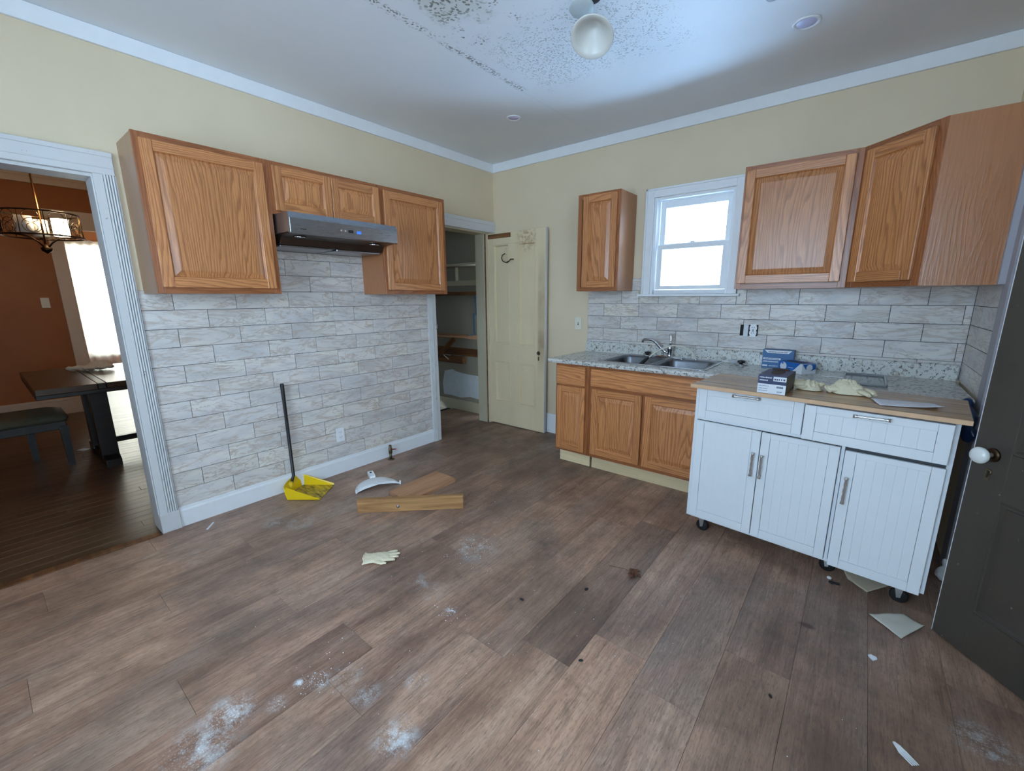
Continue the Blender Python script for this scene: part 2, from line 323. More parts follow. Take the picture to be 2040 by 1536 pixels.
def dwood(name, a, b, rough=0.3):
    g = G(name, rough); v = g.rnd(g.coord(), 19); f = g.noise(g.mapv(v, (1, 0.08, 1)), 18, 4, 0.6, 0.4)
    c = g.mix(g.ramp(f, [(0.35, 0.0), (0.68, 1.0)]), a, b); c = g.mix(1.0, c, g.info('Color'), 'MULTIPLY'); g.set('Base Color', c); g.bump(f, 0.1, 0.002); return g.m
M['dining_floor'] = dwood('dark_oak_strip', lin(104, 82, 60), lin(78, 58, 42), 0.33); M['espresso'] = dwood('espresso_wood', lin(36, 29, 22), lin(24, 19, 15), 0.36); M['tabletop'] = dwood('dark_table_top', lin(78, 58, 36), lin(54, 39, 26), 0.3)
M['cushion'] = plain('olive_upholstery', lin(84, 82, 64), 0.85, var=0.15, sc=40)
M['bluebox'] = plain('blue_carton', lin(24, 98, 176), 0.45, var=0.06); M['navy'] = plain('navy_carton', lin(34, 50, 96), 0.42, var=0.25, sc=24); M['teal'] = plain('slate_blue_carton', lin(42, 98, 150), 0.45, var=0.12); M['boxwhite'] = plain('carton_white', lin(222, 226, 232), 0.5, var=0.03)
M['boxdark'] = plain('carton_printed_side', lin(70, 60, 50), 0.42, var=0.5, sc=30); M['ink'] = plain('printed_ink', lin(60, 70, 100), 0.6); M['boxin'] = plain('carton_inside', lin(60, 44, 36), 0.8)
M['bag'] = plain('dark_blue_bag', lin(24, 52, 92), 0.3, var=0.2); M['leaf'] = plain('dry_leaf', lin(110, 66, 44), 0.7, var=0.3, sc=60); M['card'] = plain('brown_paper', lin(206, 192, 168), 0.7, var=0.1)
M['brassy'] = steel('tarnished_brass', lin(120, 108, 84), 0.45, (2, 2, 2)); M['red'] = plain('red_plastic', lin(150, 30, 28), 0.45); M['bracket'] = plain('blue_grey_metal', lin(96, 116, 134), 0.5)
M['grey_metal'] = plain('grey_painted_metal', lin(176, 184, 186), 0.5, var=.04); M['old_grey'] = worn('old_grey_trim', lin(168, 164, 170), lin(120, 112, 104), 0.7); M['porcelain'] = plain('white_porcelain', lin(222, 224, 220), 0.15, var=0.02); M['brick'] = plain('exterior_brick', lin(170, 120, 84), 0.8, var=0.2)
M['lens'] = plain('frosted_lens', lin(206, 204, 236), 0.4, var=0.02); M['wire_red'] = plain('red_wire', lin(140, 60, 44), 0.5); M['hole'] = plain('dark_recess', lin(40, 36, 34), 0.9)
M['snow'] = plain('outside_ground', lin(236, 240, 244), 0.9, var=0.03, sc=2)

# ------------------------------------------------------------------ mesh helpers
class MB:
    def __init__(s): s.bm = bmesh.new(); s.T = Matrix()
    def box(s, x0, x1, y0, y1, z0, z1, b=0.0, m=0):
        vs = [s.bm.verts.new(s.T @ Vector(c)) for c in ((x0, y0, z0), (x1, y0, z0), (x1, y1, z0), (x0, y1, z0), (x0, y0, z1), (x1, y0, z1), (x1, y1, z1), (x0, y1, z1))]
        fs = [s.bm.faces.new([vs[i] for i in q]) for q in ((3, 2, 1, 0), (4, 5, 6, 7), (0, 1, 5, 4), (1, 2, 6, 5), (2, 3, 7, 6), (3, 0, 4, 7))]
        for f in fs: f.material_index = m
        if b: 
            r = bmesh.ops.bevel(s.bm, geom=list({e for f in fs for e in f.edges}), offset=b, segments=1, affect='EDGES')
            for f in r['faces']: f.material_index = m
        return s
    def loft(s, rings, m=0, cap0=True, cap1=True, closed=True, smooth=False):
        R_ = [[s.bm.verts.new(s.T @ Vector(p)) for p in r] for r in rings]; n = len(R_[0])
        for a, b in zip(R_, R_[1:]):
            for i in range(n if closed else n-1):
                f = s.bm.faces.new((a[i], a[(i+1) % n], b[(i+1) % n], b[i])); f.material_index = m; f.smooth = smooth
        if cap0: s.bm.faces.new(list(reversed(R_[0]))).material_index = m
        if cap1: s.bm.faces.new(R_[-1]).material_index = m
        return s
    def prism(s, poly, a0, a1, axis='z', m=0):   # polygon extruded along axis
        f = {'z': lambda p, a: (p[0], p[1], a), 'x': lambda p, a: (a, p[0], p[1]), 'y': lambda p, a: (p[0], a, p[1])}[axis]
        return s.loft([[f(p, a0) for p in poly], [f(p, a1) for p in poly]], m)
    def tube(s, pts, r, n=10, m=0, cap=True, flat=1.0):
        pts = [Vector(p) for p in pts]; rr = r if isinstance(r, (list, tuple)) else [r]*len(pts); rings = []
        up = Vector((0, 0, 1))
        for i, p in enumerate(pts):
            d = (pts[min(i+1, len(pts)-1)]-pts[max(i-1, 0)])
            d = d.normalized() if d.length > 1e-9 else Vector((0, 0, 1))
            if i == 0: a = d.cross(up) if abs(d.z) < 0.95 else d.cross(Vector((1, 0, 0)))
            else: a = a - d*a.dot(d)
            if a.length < 1e-6: a = d.cross(Vector((0.3, 1, 0.2)))
            a.normalize(); b = d.cross(a)
            rings.append([p+(a*cos(2*pi*k/n)+b*sin(2*pi*k/n)*flat)*rr[i] for k in range(n)])
        return s.loft(rings, m, cap, cap, smooth=True)
    def ring(s, pts, r, n=8, m=0):               # closed tube
        pts = [Vector(p) for p in pts]; N = len(pts); rings = []
        for i, p in enumerate(pts):
            d = (pts[(i+1) % N]-pts[i-1]).normalized(); a = d.cross(Vector((0, 0, 1)))
            if a.length < 0.15: a = d.cross(Vector((1, 0.2, 0)))
            a.normalize(); b = d.cross(a); rings.append([p+(a*cos(2*pi*k/n)+b*sin(2*pi*k/n))*r for k in range(n)])
        rings.append(rings[0]); s.loft(rings, m, False, False, smooth=True); return s
    def lathe(s, prof, n=24, m=0, cap0=True, cap1=True):
        return s.loft([[(r*cos(2*pi*k/n), r*sin(2*pi*k/n), z) for k in range(n)] for r, z in prof], m, cap0, cap1, smooth=True)
    def ell(s, c, rx, ry, rz, m=0, n=14):
        pr = [(sin(pi*i/10), -cos(pi*i/10)) for i in range(1, 10)]
        return s.loft([[(c[0]+rx*r*cos(2*pi*k/n), c[1]+ry*r*sin(2*pi*k/n), c[2]+rz*z) for k in range(n)] for r, z in pr], m, smooth=True)
    def grid(s, f, nu, nv, m=0, smooth=True):
        V = [[s.bm.verts.new(s.T @ Vector(f(i/nu, j/nv))) for j in range(nv+1)] for i in range(nu+1)]
        for i in range(nu):
            for j in range(nv):
                q = s.bm.faces.new((V[i][j], V[i+1][j], V[i+1][j+1], V[i][j+1])); q.material_index = m; q.smooth = smooth
        return s
    def mesh(s, name, mats, weld=False):
        if weld: bmesh.ops.remove_doubles(s.bm, verts=s.bm.verts, dist=1e-6)
        bmesh.ops.recalc_face_normals(s.bm, faces=s.bm.faces)
        me = bpy.data.meshes.new(name); s.bm.to_mesh(me); s.bm.free()
        for k in (mats if isinstance(mats, (list, tuple)) else [mats]): me.materials.append(M[k])
        return me
    def build(s, name, mats, parent=None, loc=None, rz=0.0):
        o = bpy.data.objects.new(name, s.mesh(name, mats)); COL.objects.link(o)
        if parent: o.parent = parent
        if loc: o.location = loc
        if rz: o.rotation_euler = (0, 0, rz)
        return o
def tag(o, label, cat, group=None, kind=None):
    o['label'] = label; o['category'] = cat
    if group: o['group'] = group
    if kind: o['kind'] = kind
    return o
def thing(name, label, cat, loc=(0, 0, 0), rz=0.0, group=None, kind=None):
    o = bpy.data.objects.new(name, None); o.empty_display_size = 0.1; COL.objects.link(o); o.location = loc; o.rotation_euler = (0, 0, rz)
    return tag(o, label, cat, group, kind)
def box(*a, **k): return MB().box(*a, **k)
def inst(me, name, parent, loc=(0, 0, 0), rz=0.0, color=None):
    o = bpy.data.objects.new(name, me); COL.objects.link(o); o.parent = parent; o.location = loc
    if rz: o.rotation_euler = (0, 0, rz)
    if color: o.color = color
    return o
def struct(o, label, cat): return tag(o, label, cat, kind='structure')
def mod(o, typ, **k):
    m = o.modifiers.new(typ.lower(), typ)
    for a, b in k.items(): setattr(m, a, b)
    return m

# ------------------------------------------------------------------ kitchen shell
wl = MB()
for q in ((-.15, 0, -5.0, -4.05, 0, H), (-.15, 0, -4.05, -3.07, 2.0, H), (-.15, 0, -3.07, -.85, 0, H), (-.15, 0, -.85, -.1, 2.03, H), (-.15, 0, -.1, 0.0, 0, H)): wl.box(*q)
wall_left = struct(wl.build('wall_left', 'wall'), 'cream left wall with hood cabinets and marble tiles', 'wall')
wb = MB()
for q in ((0, 1.72, 0, .15, 0, H), (1.72, 2.32, 0, .15, 0, 1.396), (1.72, 2.32, 0, .15, 2.146, H), (2.32, 4.25, 0, .15, 0, H)): wb.box(*q)
wall_back = struct(wb.build('wall_back', 'wall'), 'cream wall behind the sink with small window', 'wall')
wr = MB()
for q in ((W, 4.25, -.72, 0, 0, H), (4.1, 4.25, -2.9, -.72, 0, H), (4.1, 4.25, -5, -4.6, 0, H), (4.1, 4.25, -4.6, -2.9, 0, .9), (4.1, 4.25, -4.6, -2.9, 2.3, H)): wr.box(*q)
wall_right = struct(wr.build('wall_right', 'wall'), 'right wall beside the counter with short tiled return', 'wall')
wf = MB()
for q in ((0, 1.3, -5.15, -5, 0, H), (3.2, 4.25, -5.15, -5, 0, H), (1.3, 3.2, -5.15, -5, 0, .95), (1.3, 3.2, -5.15, -5, 2.3, H)): wf.box(*q)
struct(wf.build('wall_front', 'wall'), 'cream wall behind the camera', 'wall')
struct(MB().box(-.15, 4.25, -5.15, .15, H, H+.12).build('ceiling', 'ceiling'), 'white ceiling with grey mould blotches and specks', 'ceiling')

floor = struct(MB().box(-.9, 4.25, -5.15, .15, -.06, -.012).build('floor', 'hole'), 'brown wood-look plank floor with white dust splashes', 'floor')
PW = 0.2225
known = {-2: -2.793, 1: -2.38, 2: -2.17, 0: -2.50, 4: -1.927, 5: -2.336}
cols = {}
plank_cache = {}
def plank(w, l):
    k = (round(w, 3), round(l, 3))
    if k not in plank_cache: plank_cache[k] = MB().box(0.0004, w-.0004, 0.0004, l-.0004, -.011, 0, b=0.0005).mesh('plank', 'floor')
    return plank_cache[k]
tints = [(1, 1, 1), (.97, .965, .96), (1.03, 1.02, 1.0), (.95, .94, .95), (1.0, .98, .96), (.98, .985, 1.0)]
for i in range(-9, 10):
    x0 = 1.993+i*PW; x1 = min(x0+PW, 4.1); 
    if x0 < 0: x0 = 0.0
    if x1-x0 < 0.01: continue
    y_end = known.get(i, -2.2-(i*0.437) % 1.22)
    y = y_end
    while y > -5: y -= 1.22
    while y < 0:
        a, b = max(y, -5.0), min(y+1.22, 0.0)
        if b-a > 0.02:
            t = random.choice(tints)
            if i == -2 and abs(y+1.22+2.793) < .05: t = (.74, .70, .70)
            if i == 1 and abs(y+2.38) < .05: t = (.70, .72, .74)
            if i == 2 and abs(y+1.22+2.17) < .05: t = (1.1, 1.04, 1.0)
            inst(plank(x1-x0, b-a), 'plank', floor, (x0, a, 0), color=(*t, 1))
        y += 1.22
for k in range(4):   # planks that run on into the closet
    x0 = -.8+k*.2
    inst(plank(.2, .82), 'plank', floor, (x0, -.85, 0) if k == 3 else (x0, -.74, 0), color=(.8, .78, .76, 1))

# tiles: running bond, each tile its own piece of the wall
tile_cache = {}
def tile(w, h):
    k = (round(w, 3), round(h, 3))
    if k not in tile_cache: tile_cache[k] = MB().box(.0015, w-.0015, -.006, 0, .0015, h-.0015, b=.0006).mesh('tile', 'tile')
    return tile_cache[k]
def tint():
    v = random.uniform(.93, 1.04); return (v*random.uniform(.985, 1.01), v, v*random.uniform(.985, 1.02), 1)
TW, TP = .3262, .1081
def lay(parent, u0, u1, z0, z1, phase, place, rows_even=0, holes=()):
    k = 0; z = z1
    for r in range(int(round((z1-z0)/TP+.49))):
        zt = z1-r*TP; zb = max(zt-TP, z0)
        if zt-zb < .012: continue
        ph = phase[(r+rows_even) % 2]
        u = ph-TW*math.ceil((ph-u0)/TW)
        while u < u1:
            a, b = max(u, u0), min(u+TW, u1)
            if b-a > .01:
                segs = [(a, b)]; low = []
                for ha, hb, hz0, hz1 in holes:
                    if zb < hz1-.01 and zt > hz0+.01: low += [(max(a, ha), min(b, hb), hz0)]; segs = [s for p in segs for s in ((p[0], min(p[1], ha)), (max(p[0], hb), p[1])) if s[1]-s[0] > .01]
                for sa, sb in segs: place(parent, sa, sb, zb, zt)
                for sa, sb, hz in low:
                    if sb-sa > .01 and hz-zb > .01: place(parent, sa, sb, zb, hz)
            u += TW
def pl_left(p, a, b, z0, z1): inst(tile(b-a, z1-z0), 'tile', p, (0.002, a, z0), R(90), tint())
def pl_back(p, a, b, z0, z1): inst(tile(b-a, z1-z0), 'tile', p, (a, -0.002, z0), 0, tint())
def pl_right(p, a, b, z0, z1): inst(tile(b-a, z1-z0), 'tile', p, (W-.002, -a, z0), R(-90), tint())
Z0 = 1.4229
lay(wall_left, -2.979, -.934, .122, Z0, (-2.828, -2.665), pl_left)
lay(wall_left, -2.36, -1.56, Z0, Z0+3*TP, (-2.665-.0, -2.828), pl_left)
MB().box(0, .0022, -2.979, -.934, .122, Z0).box(0, .0022, -2.36, -1.56, Z0, Z0+3*TP).build('grout', 'grout', wall_left)
lay(wall_back, 1.148, W-.008, .886, 1.426, (1.4765, 1.3115), pl_back, 0, [(1.632, 2.388, 1.377, 1.5)])
pl_back(wall_back, 1.56, 1.655, 1.426, 1.527)
MB().box(1.148, 1.632, -.0022, 0, .886, 1.426).box(1.632, 2.388, -.0022, 0, .886, 1.377).box(2.388, W, -.0022, 0, .886, 1.426).box(1.56, 1.655, -.0022, 0, 1.426, 1.527).build('grout', 'grout', wall_back)
lay(wall_right, .010, .585, .886, 1.426, (.585, .585), pl_right)
MB().box(W-.0022, W, -.587, 0, .886, 1.428).build('grout', 'grout', wall_right)

# trim and crown
def crown(name, lab, *q): return struct(MB().box(*q, b=.002).build(name, 'trim_clean'), lab, 'trim')
crown('trim_1', 'white flat crown board along the left wall', 0, .016, -5, 0, H-.0816, H-.001)
crown('trim_2', 'white flat crown board above the sink window wall', .016, 4.1, -.016, 0, H-.0816, H-.001)
cas = thing('trim_3', 'wide fluted white casing around the dining room doorway', 'door casing', kind='structure')
def fluted(y0, y1, x0, z0, z1, mb, flip=False):
    n = 4; wv = y1-y0; pts = [(x0, y0)]
    prof = [(y0, x0+.018), (y0+wv*.42, x0+.018), (y0+wv*.45, x0+.012)]
    for k in range(n):
        a = y0+wv*(.47+k*.125); prof += [(a, x0+.022), (a+wv*.06, x0+.024), (a+wv*.10, x0+.018), (a+wv*.115, x0+.013)]
    prof += [(y1, x0+.022)]
    poly = [(x, y) for y, x in ([(y0, x0)]+prof+[(y1, x0)])]
    if flip: poly = [(x, y0+y1-y) for x, y in poly]
    mb.prism(poly, z0, z1, 'z'); return mb
fluted(-3.07, -2.982, 0, .12, 2.0, MB()).build('side_casing', 'trim', cas)
fluted(-4.14, -4.05, 0, .12, 2.0, MB(), True).build('side_casing', 'trim', cas)
MB().box(0, .028, -3.075, -2.978, 0, .12, b=.003).build('plinth_block', 'trim', cas)
MB().box(0, .028, -4.145, -4.045, 0, .12, b=.003).build('plinth_block', 'trim', cas)
MB().box(0, .022, -4.14, -2.982, 2.0, 2.108, b=.003).box(0, .027, -4.14, -2.982, 2.085, 2.108, b=.002).box(0, .025, -4.14, -2.982, 2.03, 2.038, b=.002).build('head_casing', 'trim', cas)
MB().box(-.15, 0, -3.075, -3.06, 0, 2.0).box(-.15, 0, -4.06, -4.045, 0, 2.0).box(-.15, 0, -4.045, -3.075, 1.985, 2.0).build('jamb', 'trim', cas)
cas2 = thing('trim_4', 'white casing around the open closet doorway', 'door casing', kind='structure')
fluted(-.944, -.852, 0, 0, 2.03, MB(), True).build('side_casing', 'trim', cas2)
MB().box(0, .022, -.944, -.0, 2.03, 2.135, b=.003).box(0, .026, -.944, 0, 2.10, 2.135, b=.002).build('head_casing', 'trim', cas2)
MB().box(-.155, 0, -.862, -.845, 0, 2.03).box(-.155, 0, -.862, -.08, 2.015, 2.03).build('jamb', 'jamb', cas2)
MB().box(-.155, -.036, -.125, -.08, 0, 2.03, b=.002).build('jamb', 'jamb', cas2)
MB().box(-.036, -.026, -.110, -.05, 0, 2.03, b=.002).build('gap_shade_strip', 'lath', cas2)  # dark strip added to stand for the shaded gap between jamb and door
MB().box(.018, .03, -.875, -.852, 1.09, 1.13, b=.002).tube([(.026, -.862, 1.085), (.026, -.862, 1.135)], .006).build('latch_plate', 'nickel', cas2)
struct(MB().prism([(0, -.002), (.014, -.002), (.014, .100), (.009, .112), (.009, .122), (.004, .127), (0, .127)], -2.976, -.946, 'y').build('baseboard_left', 'trim_clean'), 'white baseboard under the left wall tiles', 'baseboard')
struct(MB().box(.0, 1.22, -.016, 0, 0, .205, b=.003).build('baseboard_back', 'trim_clean'), 'short white baseboard between closet door and oak cabinet', 'baseboard')
struct(MB().box(W-.012, W, -.72, -.60, 0, 2.2, b=.003).build('trim_5', 'old_grey'), 'grey white casing at the end of the right tile wall', 'trim')
struct(MB().box(-.02, .035, -4.04, -3.08, 0, .006, b=.002).build('trim_6', 'lath'), 'worn dark threshold strip between kitchen and dining floors', 'threshold')

# ------------------------------------------------------------------ windows
def window(name, label, x0, x1, z0, z1, yin, yd, sign, cw, loc=(0, 0, 0), rz=0.0):
    # sign = +1: outdoors lies at +y
    t = thing(name, label, 'window', loc, rz, kind='structure')
    S = lambda a, b: (min(a, b), max(a, b))
    def bx(mb, xa, xb, ya, yb, za, zb, b=.002): mb.box(xa, xb, *S(yin+sign*ya, yin+sign*yb), za, zb, b=b)
    c = MB(); bx(c, x0-cw, x0, -.02, 0, z0, z1+cw); bx(c, x1, x1+cw, -.02, 0, z0, z1+cw); bx(c, x0, x1, -.02, 0, z1, z1+cw)
    bx(c, x0-cw, x0-cw+.014, -.028, 0, z0, z1+cw); bx(c, x1+cw-.014, x1+cw, -.028, 0, z0, z1+cw); bx(c, x0-cw, x1+cw, -.028, 0, z1+cw-.014, z1+cw)
    c.build('casing', 'trim_clean', t)
    c = MB(); bx(c, x0-cw-.024, x1+cw+.024, -.045, .05, z0-.018, z0); c.build('sill', 'trim_clean', t)
    c = MB(); f = .022; bx(c, x0, x0+f, 0, yd, z0, z1); bx(c, x1-f, x1, 0, yd, z0, z1); bx(c, x0+f, x1-f, 0, yd, z1-f, z1); bx(c, x0+f, x1-f, .03, yd, z0, z0+.035)
    c.build('frame', 'trim_clean', t)
    zm = (z0+z1)/2-.005; a0, a1 = x0+f+.006, x1-f-.006
    def sash(nm, ya, yb, za, zb, tb, bb):
        c = MB(); s = .042; bx(c, a0, a0+s, ya, yb, za, zb); bx(c, a1-s, a1, ya, yb, za, zb); bx(c, a0+s, a1-s, ya, yb, zb-tb, zb); bx(c, a0+s, a1-s, ya, yb, za, za+bb)
        o = c.build(nm, 'trim_clean', t)
        p = MB(); ym = (ya+yb)/2; bx(p, a0+s-.004, a1-s+.004, ym-.002, ym+.002, za+bb-.004, zb-tb+.004, 0); p.build('pane', 'glass', o); return o
    sash('upper_sash', .075, .105, zm-.005, z1-f-.003, .05, .035)
    lo = sash('lower_sash', .038, .07, z0+.037, zm+.02, .037, .03)
    xm = (x0+x1)/2; k = MB(); bx(k, xm-.03, xm+.03, .045, .065, zm+.02, zm+.027); k.ell((xm, yin+sign*.055, zm+.032), .018, .012, .008); k.build('sash_lock', 'white_plastic', lo)
    return t
w1 = window('window_1', 'small white double hung window above the sink', 1.72, 2.32, 1.396, 2.146, 0, .15, 1, .066)
MB().box(2.246, 2.27, .06, .072, 1.47, 1.495, b=.002).box(2.25, 2.27, .06, .072, 1.50, 1.525, b=.002).box(2.254, 2.27, .06, .072, 1.53, 1.55, b=.002).build('shim', 'brick', w1)
window('window_2', 'wide white double hung window right of the camera', 2.9, 4.6, .9, 2.3, 0, .15, 1, .09, (4.1, 0, 0), R(-90))
window('window_3', 'wide white double hung window behind the camera', 1.3, 3.2, .95, 2.3, -5, .15, -1, .09)
struct(MB().box(-10, 12, .15, 14, -.9, -.6).build('ground_back', 'snow'), 'pale ground outside the sink window', 'ground')

# ------------------------------------------------------------------ closet beyond the left wall
cw = MB()
for q in ((-1.3, -.155, .092, .2, -.3, H), (-1.4, -1.3, -1.1, .2, -.3, H), (-1.3, -.15, -1.1, -1.0, -.3, H), (-1.4, -.15, -1.1, .2, H, H+.1)): cw.box(*q)
wc = struct(cw.build('wall_closet', 'plaster'), 'grey plaster inside of the open closet', 'wall')
pt = [(-.94, .47), (-.80, .50), (-.71, .475), (-.55, .462), (-.37, .459), (-.345, .42), (-.36, .33), (-.35, .25), (-.36, .175), (-.5, .185), (-.66, .155), (-.84, .165), (-.97, .16), (-.985, .3)]
MB().prism(pt, .087, .093, 'y').build('plaster_patch', 'patch', wc)
struct(MB().box(-1.3, -.155, .078, .092, -.02, .124, b=.002).build('baseboard_closet', 'jamb'), 'chipped cream baseboard at the back of the closet', 'baseboard')
struct(MB().box(-1.3, -.8, -1.0, .09, -.3, -.25).build('floor_closet', 'hole'), 'dark gap in the closet floor', 'floor')
def closet(name, lab, cat, q, mat, b=.003, rot=None):
    return tag(MB().box(*q, b=b).build(name, mat), lab, cat)
t = thing('closet_shelf', 'top white painted shelf in the closet', 'shelf')
MB().box(-1.29, -.16, -.12, .09, 1.722, 1.744, b=.004).build('board', 'jamb', t)
MB().box(-.66, -.64, .05, .09, 1.571, 1.722, b=.002).build('divider', 'jamb', t); MB().box(-1.29, -.16, .07, .09, 1.51, 1.571, b=.003).build('cleat', 'jamb', t)
t = thing('closet_shelf', 'middle dark brown closet shelf on a hanging bracket', 'shelf'); MB().box(-1.29, -.16, -.1, .09, 1.402, 1.44, b=.003).build('board', 'lath', t)
MB().prism([(.088, 1.40), (.060, 1.40), (.072, 1.18), (.088, 1.18)], -.362, -.338, 'x').build('bracket', 'bracket', t)
t = thing('closet_shelf', 'lowest thin grey brown closet shelf with a bracket standing on it', 'shelf'); MB().box(-1.29, -.16, -.14, .09, .925, .945, b=.003).build('board', 'board', t)
MB().box(-.41, -.375, .078, .09, .945, 1.2, b=.002).prism([(-.02, .945), (.09, .945), (.09, 1.0), (.075, .96), (-.02, .952)], -.405, -.38, 'x').build('bracket', 'bracket', t)
closet('loose_plank', 'long dark plank fixed across the closet wall below the shelves', 'plank', (-1.2, -.327, .06, .09, .69, .78), 'lath')
closet('loose_plank', 'short dark plank with pale end below the long closet plank', 'plank', (-1.2, -.553, .03, .09, .595, .675), 'lath')
o = MB().box(-.18, .18, -.015, .015, -.025, .025, b=.003).build('loose_stick', 'lath'); o.location = (-.80, .0, .78); o.rotation_euler = (0, R(-38), 0); tag(o, 'dark stick leaning diagonally across the closet planks', 'stick')
tag(MB().tube([(-.9, .026, .688), (-.86, .02, .675), (-.80, .022, .64), (-.79, .026, .635)], .006, 6).tube([(-.88, .024, .682), (-.84, .02, .69), (-.76, .026, .685)], .004, 6).build('twine', 'tissue'), 'frayed pale twine on the short closet plank', 'twine')

# closet door, open against the back wall
t = thing('door_1', 'aged cream four panel closet door standing open', 'door', (-.025, -.088, .008), kind='structure')
dw, dh, th = .745, 2.008, .036
d = MB(); xs = [0, .095, .305, .425, .635, dw]; zs = [0, .245, .70, .885, 1.895, dh]
d.box(0, xs[1], 0, th, 0, dh, b=.002); d.box(xs[4], dw, 0, th, 0, dh, b=.002)
for a, b in ((zs[0], zs[1]), (zs[2], zs[3]), (zs[4], zs[5])): d.box(xs[1], xs[4], .0005, th-.0005, a, b, b=.001)
for a, b in ((zs[1], zs[2]), (zs[3], zs[4])): d.box(xs[2], xs[3], .0005, th-.0005, a, b, b=.001)
d.build('leaf_frame', 'cream_door', t)
for (za, zb) in ((zs[1], zs[2]), (zs[3], zs[4])):
    for (xa, xb) in ((xs[1], xs[2]), (xs[3], xs[4])):
        p = MB(); rect = lambda k, y: [(xa+k, y, za+k), (xb-k, y, za+k), (xb-k, y, zb-k), (xa+k, y, zb-k)]
        p.loft([rect(0, .003), rect(.004, -.005), rect(.014, -.004), rect(.020, .016), rect(.045, .013), rect(.05, .013)], cap0=False)
        p.build('panel', 'cream_door', t)
MB().box(dw-.004, dw+.003, .001, th-.001, 0, dh).build('edge_strip', 'trim', t)
MB().box(.01, .325, -.006, 0, 1.955, 1.998, b=.001).build('worn_strip', 'lath', t)
MB().tube([(.262, -.012, 1.80), (.24, -.03, 1.785), (.234, -.035, 1.755), (.25, -.035, 1.725), (.29, -.035, 1.71), (.33, -.035, 1.722), (.35, -.035, 1.74), (.385, -.03, 1.738)], .005, 8).tube([(.285, 0, 1.712), (.285, -.035, 1.712)], .005, 8).build('coat_hook', 'bronze', t)
e = MB(); e.T = Matrix.Translation((.675, 0, .82)) @ Matrix.Rotation(R(90), 4, 'X'); e.lathe([(.022, 0), (.021, .003), (.010, .004), (.009, .0)], 16); e.T = Matrix(); e.box(.667, .683, -.003, 0, .745, .785, b=.002).build('lock_plate', 'brassy', t)
for z in (.25, 1.75): MB().box(-.012, .004, -.006, .02, z, z+.09, b=.001).build('hinge', 'brassy', t)

# dark door ajar at the right
t = thing('door_2', 'dirty dark brown door ajar with white porcelain knob', 'door', (3.537, -1.281, .006), math.atan2(-.765, .644), kind='structure')
d = MB(); dw, dh = .82, 2.03; xs = [0, .122, .36, .46, .70, dw]; zs = [0, .185, .64, .82, 1.88, dh]
d.box(0, xs[1], 0, .036, 0, dh, b=.002); d.box(xs[4], dw, 0, .036, 0, dh, b=.002); d.box(xs[2], xs[3], .0005, .0355, zs[1], zs[4], b=.001)
for a, b in ((zs[0], zs[1]), (zs[2], zs[3]), (zs[4], zs[5])): d.box(xs[1], xs[4], .0005, .0355, a, b, b=.001)
d.build('leaf_frame', 'dark_door', t)
for (za, zb) in ((zs[1], zs[2]), (zs[3], zs[4])):
    for (xa, xb) in ((xs[1], xs[2]), (xs[3], xs[4])):
        p = MB(); rect = lambda k, y: [(xa+k, y, za+k), (xb-k, y, za+k), (xb-k, y, zb-k), (xa+k, y, zb-k)]
        p.loft([rect(0, .003), rect(.004, -.003), rect(.012, -.003), rect(.018, .008), rect(.05, .009)], cap0=False); p.build('panel', 'dark_door', t)
MB().box(-.003, .002, .002, .034, 0, dh).build('edge_strip', 'trim', t)
k = MB(); k.T = Matrix.Translation((.066, 0, .80)) @ Matrix.Rotation(R(90), 4, 'X'); k.lathe([(.026, 0), (.024, .006), (.012, .008)], 20); k.build('rosette', 'bronze', t)
k = MB(); k.T = Matrix.Translation((.066, 0, .80)) @ Matrix.Rotation(R(90), 4, 'X'); k.lathe([(.009, .006), (.009, .03), (.02, .034), (.029, .044), (.031, .053), (.026, .062), (.012, .067), (.002, .068)], 24); k.build('knob', 'porcelain', t)
k = MB(); k.T = Matrix.Translation((.064, 0, .733)) @ Matrix.Rotation(R(90), 4, 'X'); k.lathe([(.013, 0), (.011, .003), (.006, .003), (.005, .0005)], 14); k.T = Matrix(); k.box(.056, .072, -.002, 0, .70, .735, b=.002).build('keyhole_cover', 'brassy', t)
MB().box(.062, .066, -.0045, -.002, .712, .738).build('keyhole', 'hole', t)

# ------------------------------------------------------------------ oak cabinets: local x = width, front towards -y, z up
def raised(name, parent, x0, x1, z0, z1, yb, th=.019, fw=.052, drawer=False):
    yf = yb-th; b = .003; d = MB()
    d.box(x0, x0+fw, yf, yb, z0, z1, b=b, m=0); d.box(x1-fw, x1, yf, yb, z0, z1, b=b, m=0)
    d.box(x0+fw-.0005, x1-fw+.0005, yf+.0006, yb, z0, z0+fw, b=b*.6, m=1); d.box(x0+fw-.0005, x1-fw+.0005, yf+.0006, yb, z1-fw, z1, b=b*.6, m=1)
    o = d.build(name, ['oak_v', 'oak_h'], parent)
    p = MB(); xa, xb, za, zb = x0+fw, x1-fw, z0+fw, z1-fw
    rect = lambda k, y: [(xa+k, y, za+k), (xb-k, y, za+k), (xb-k, y, zb-k), (xa+k, y, zb-k)]
    ins = min(.034, (zb-za)*.22)
    p.loft([rect(-.001, yf+.004), rect(.004, yf+.010), rect(.006, yf+.012), rect(ins, yf+.0035), rect(ins+.004, yf+.003)], cap0=False)
    p.build('panel', 'oak_v', o); return o
def slab(name, parent, x0, x1, z0, z1, yb, th=.019):
    return MB().box(x0, x1, yb-th, yb, z0, z1, b=.005).build(name, 'oak_h', parent)
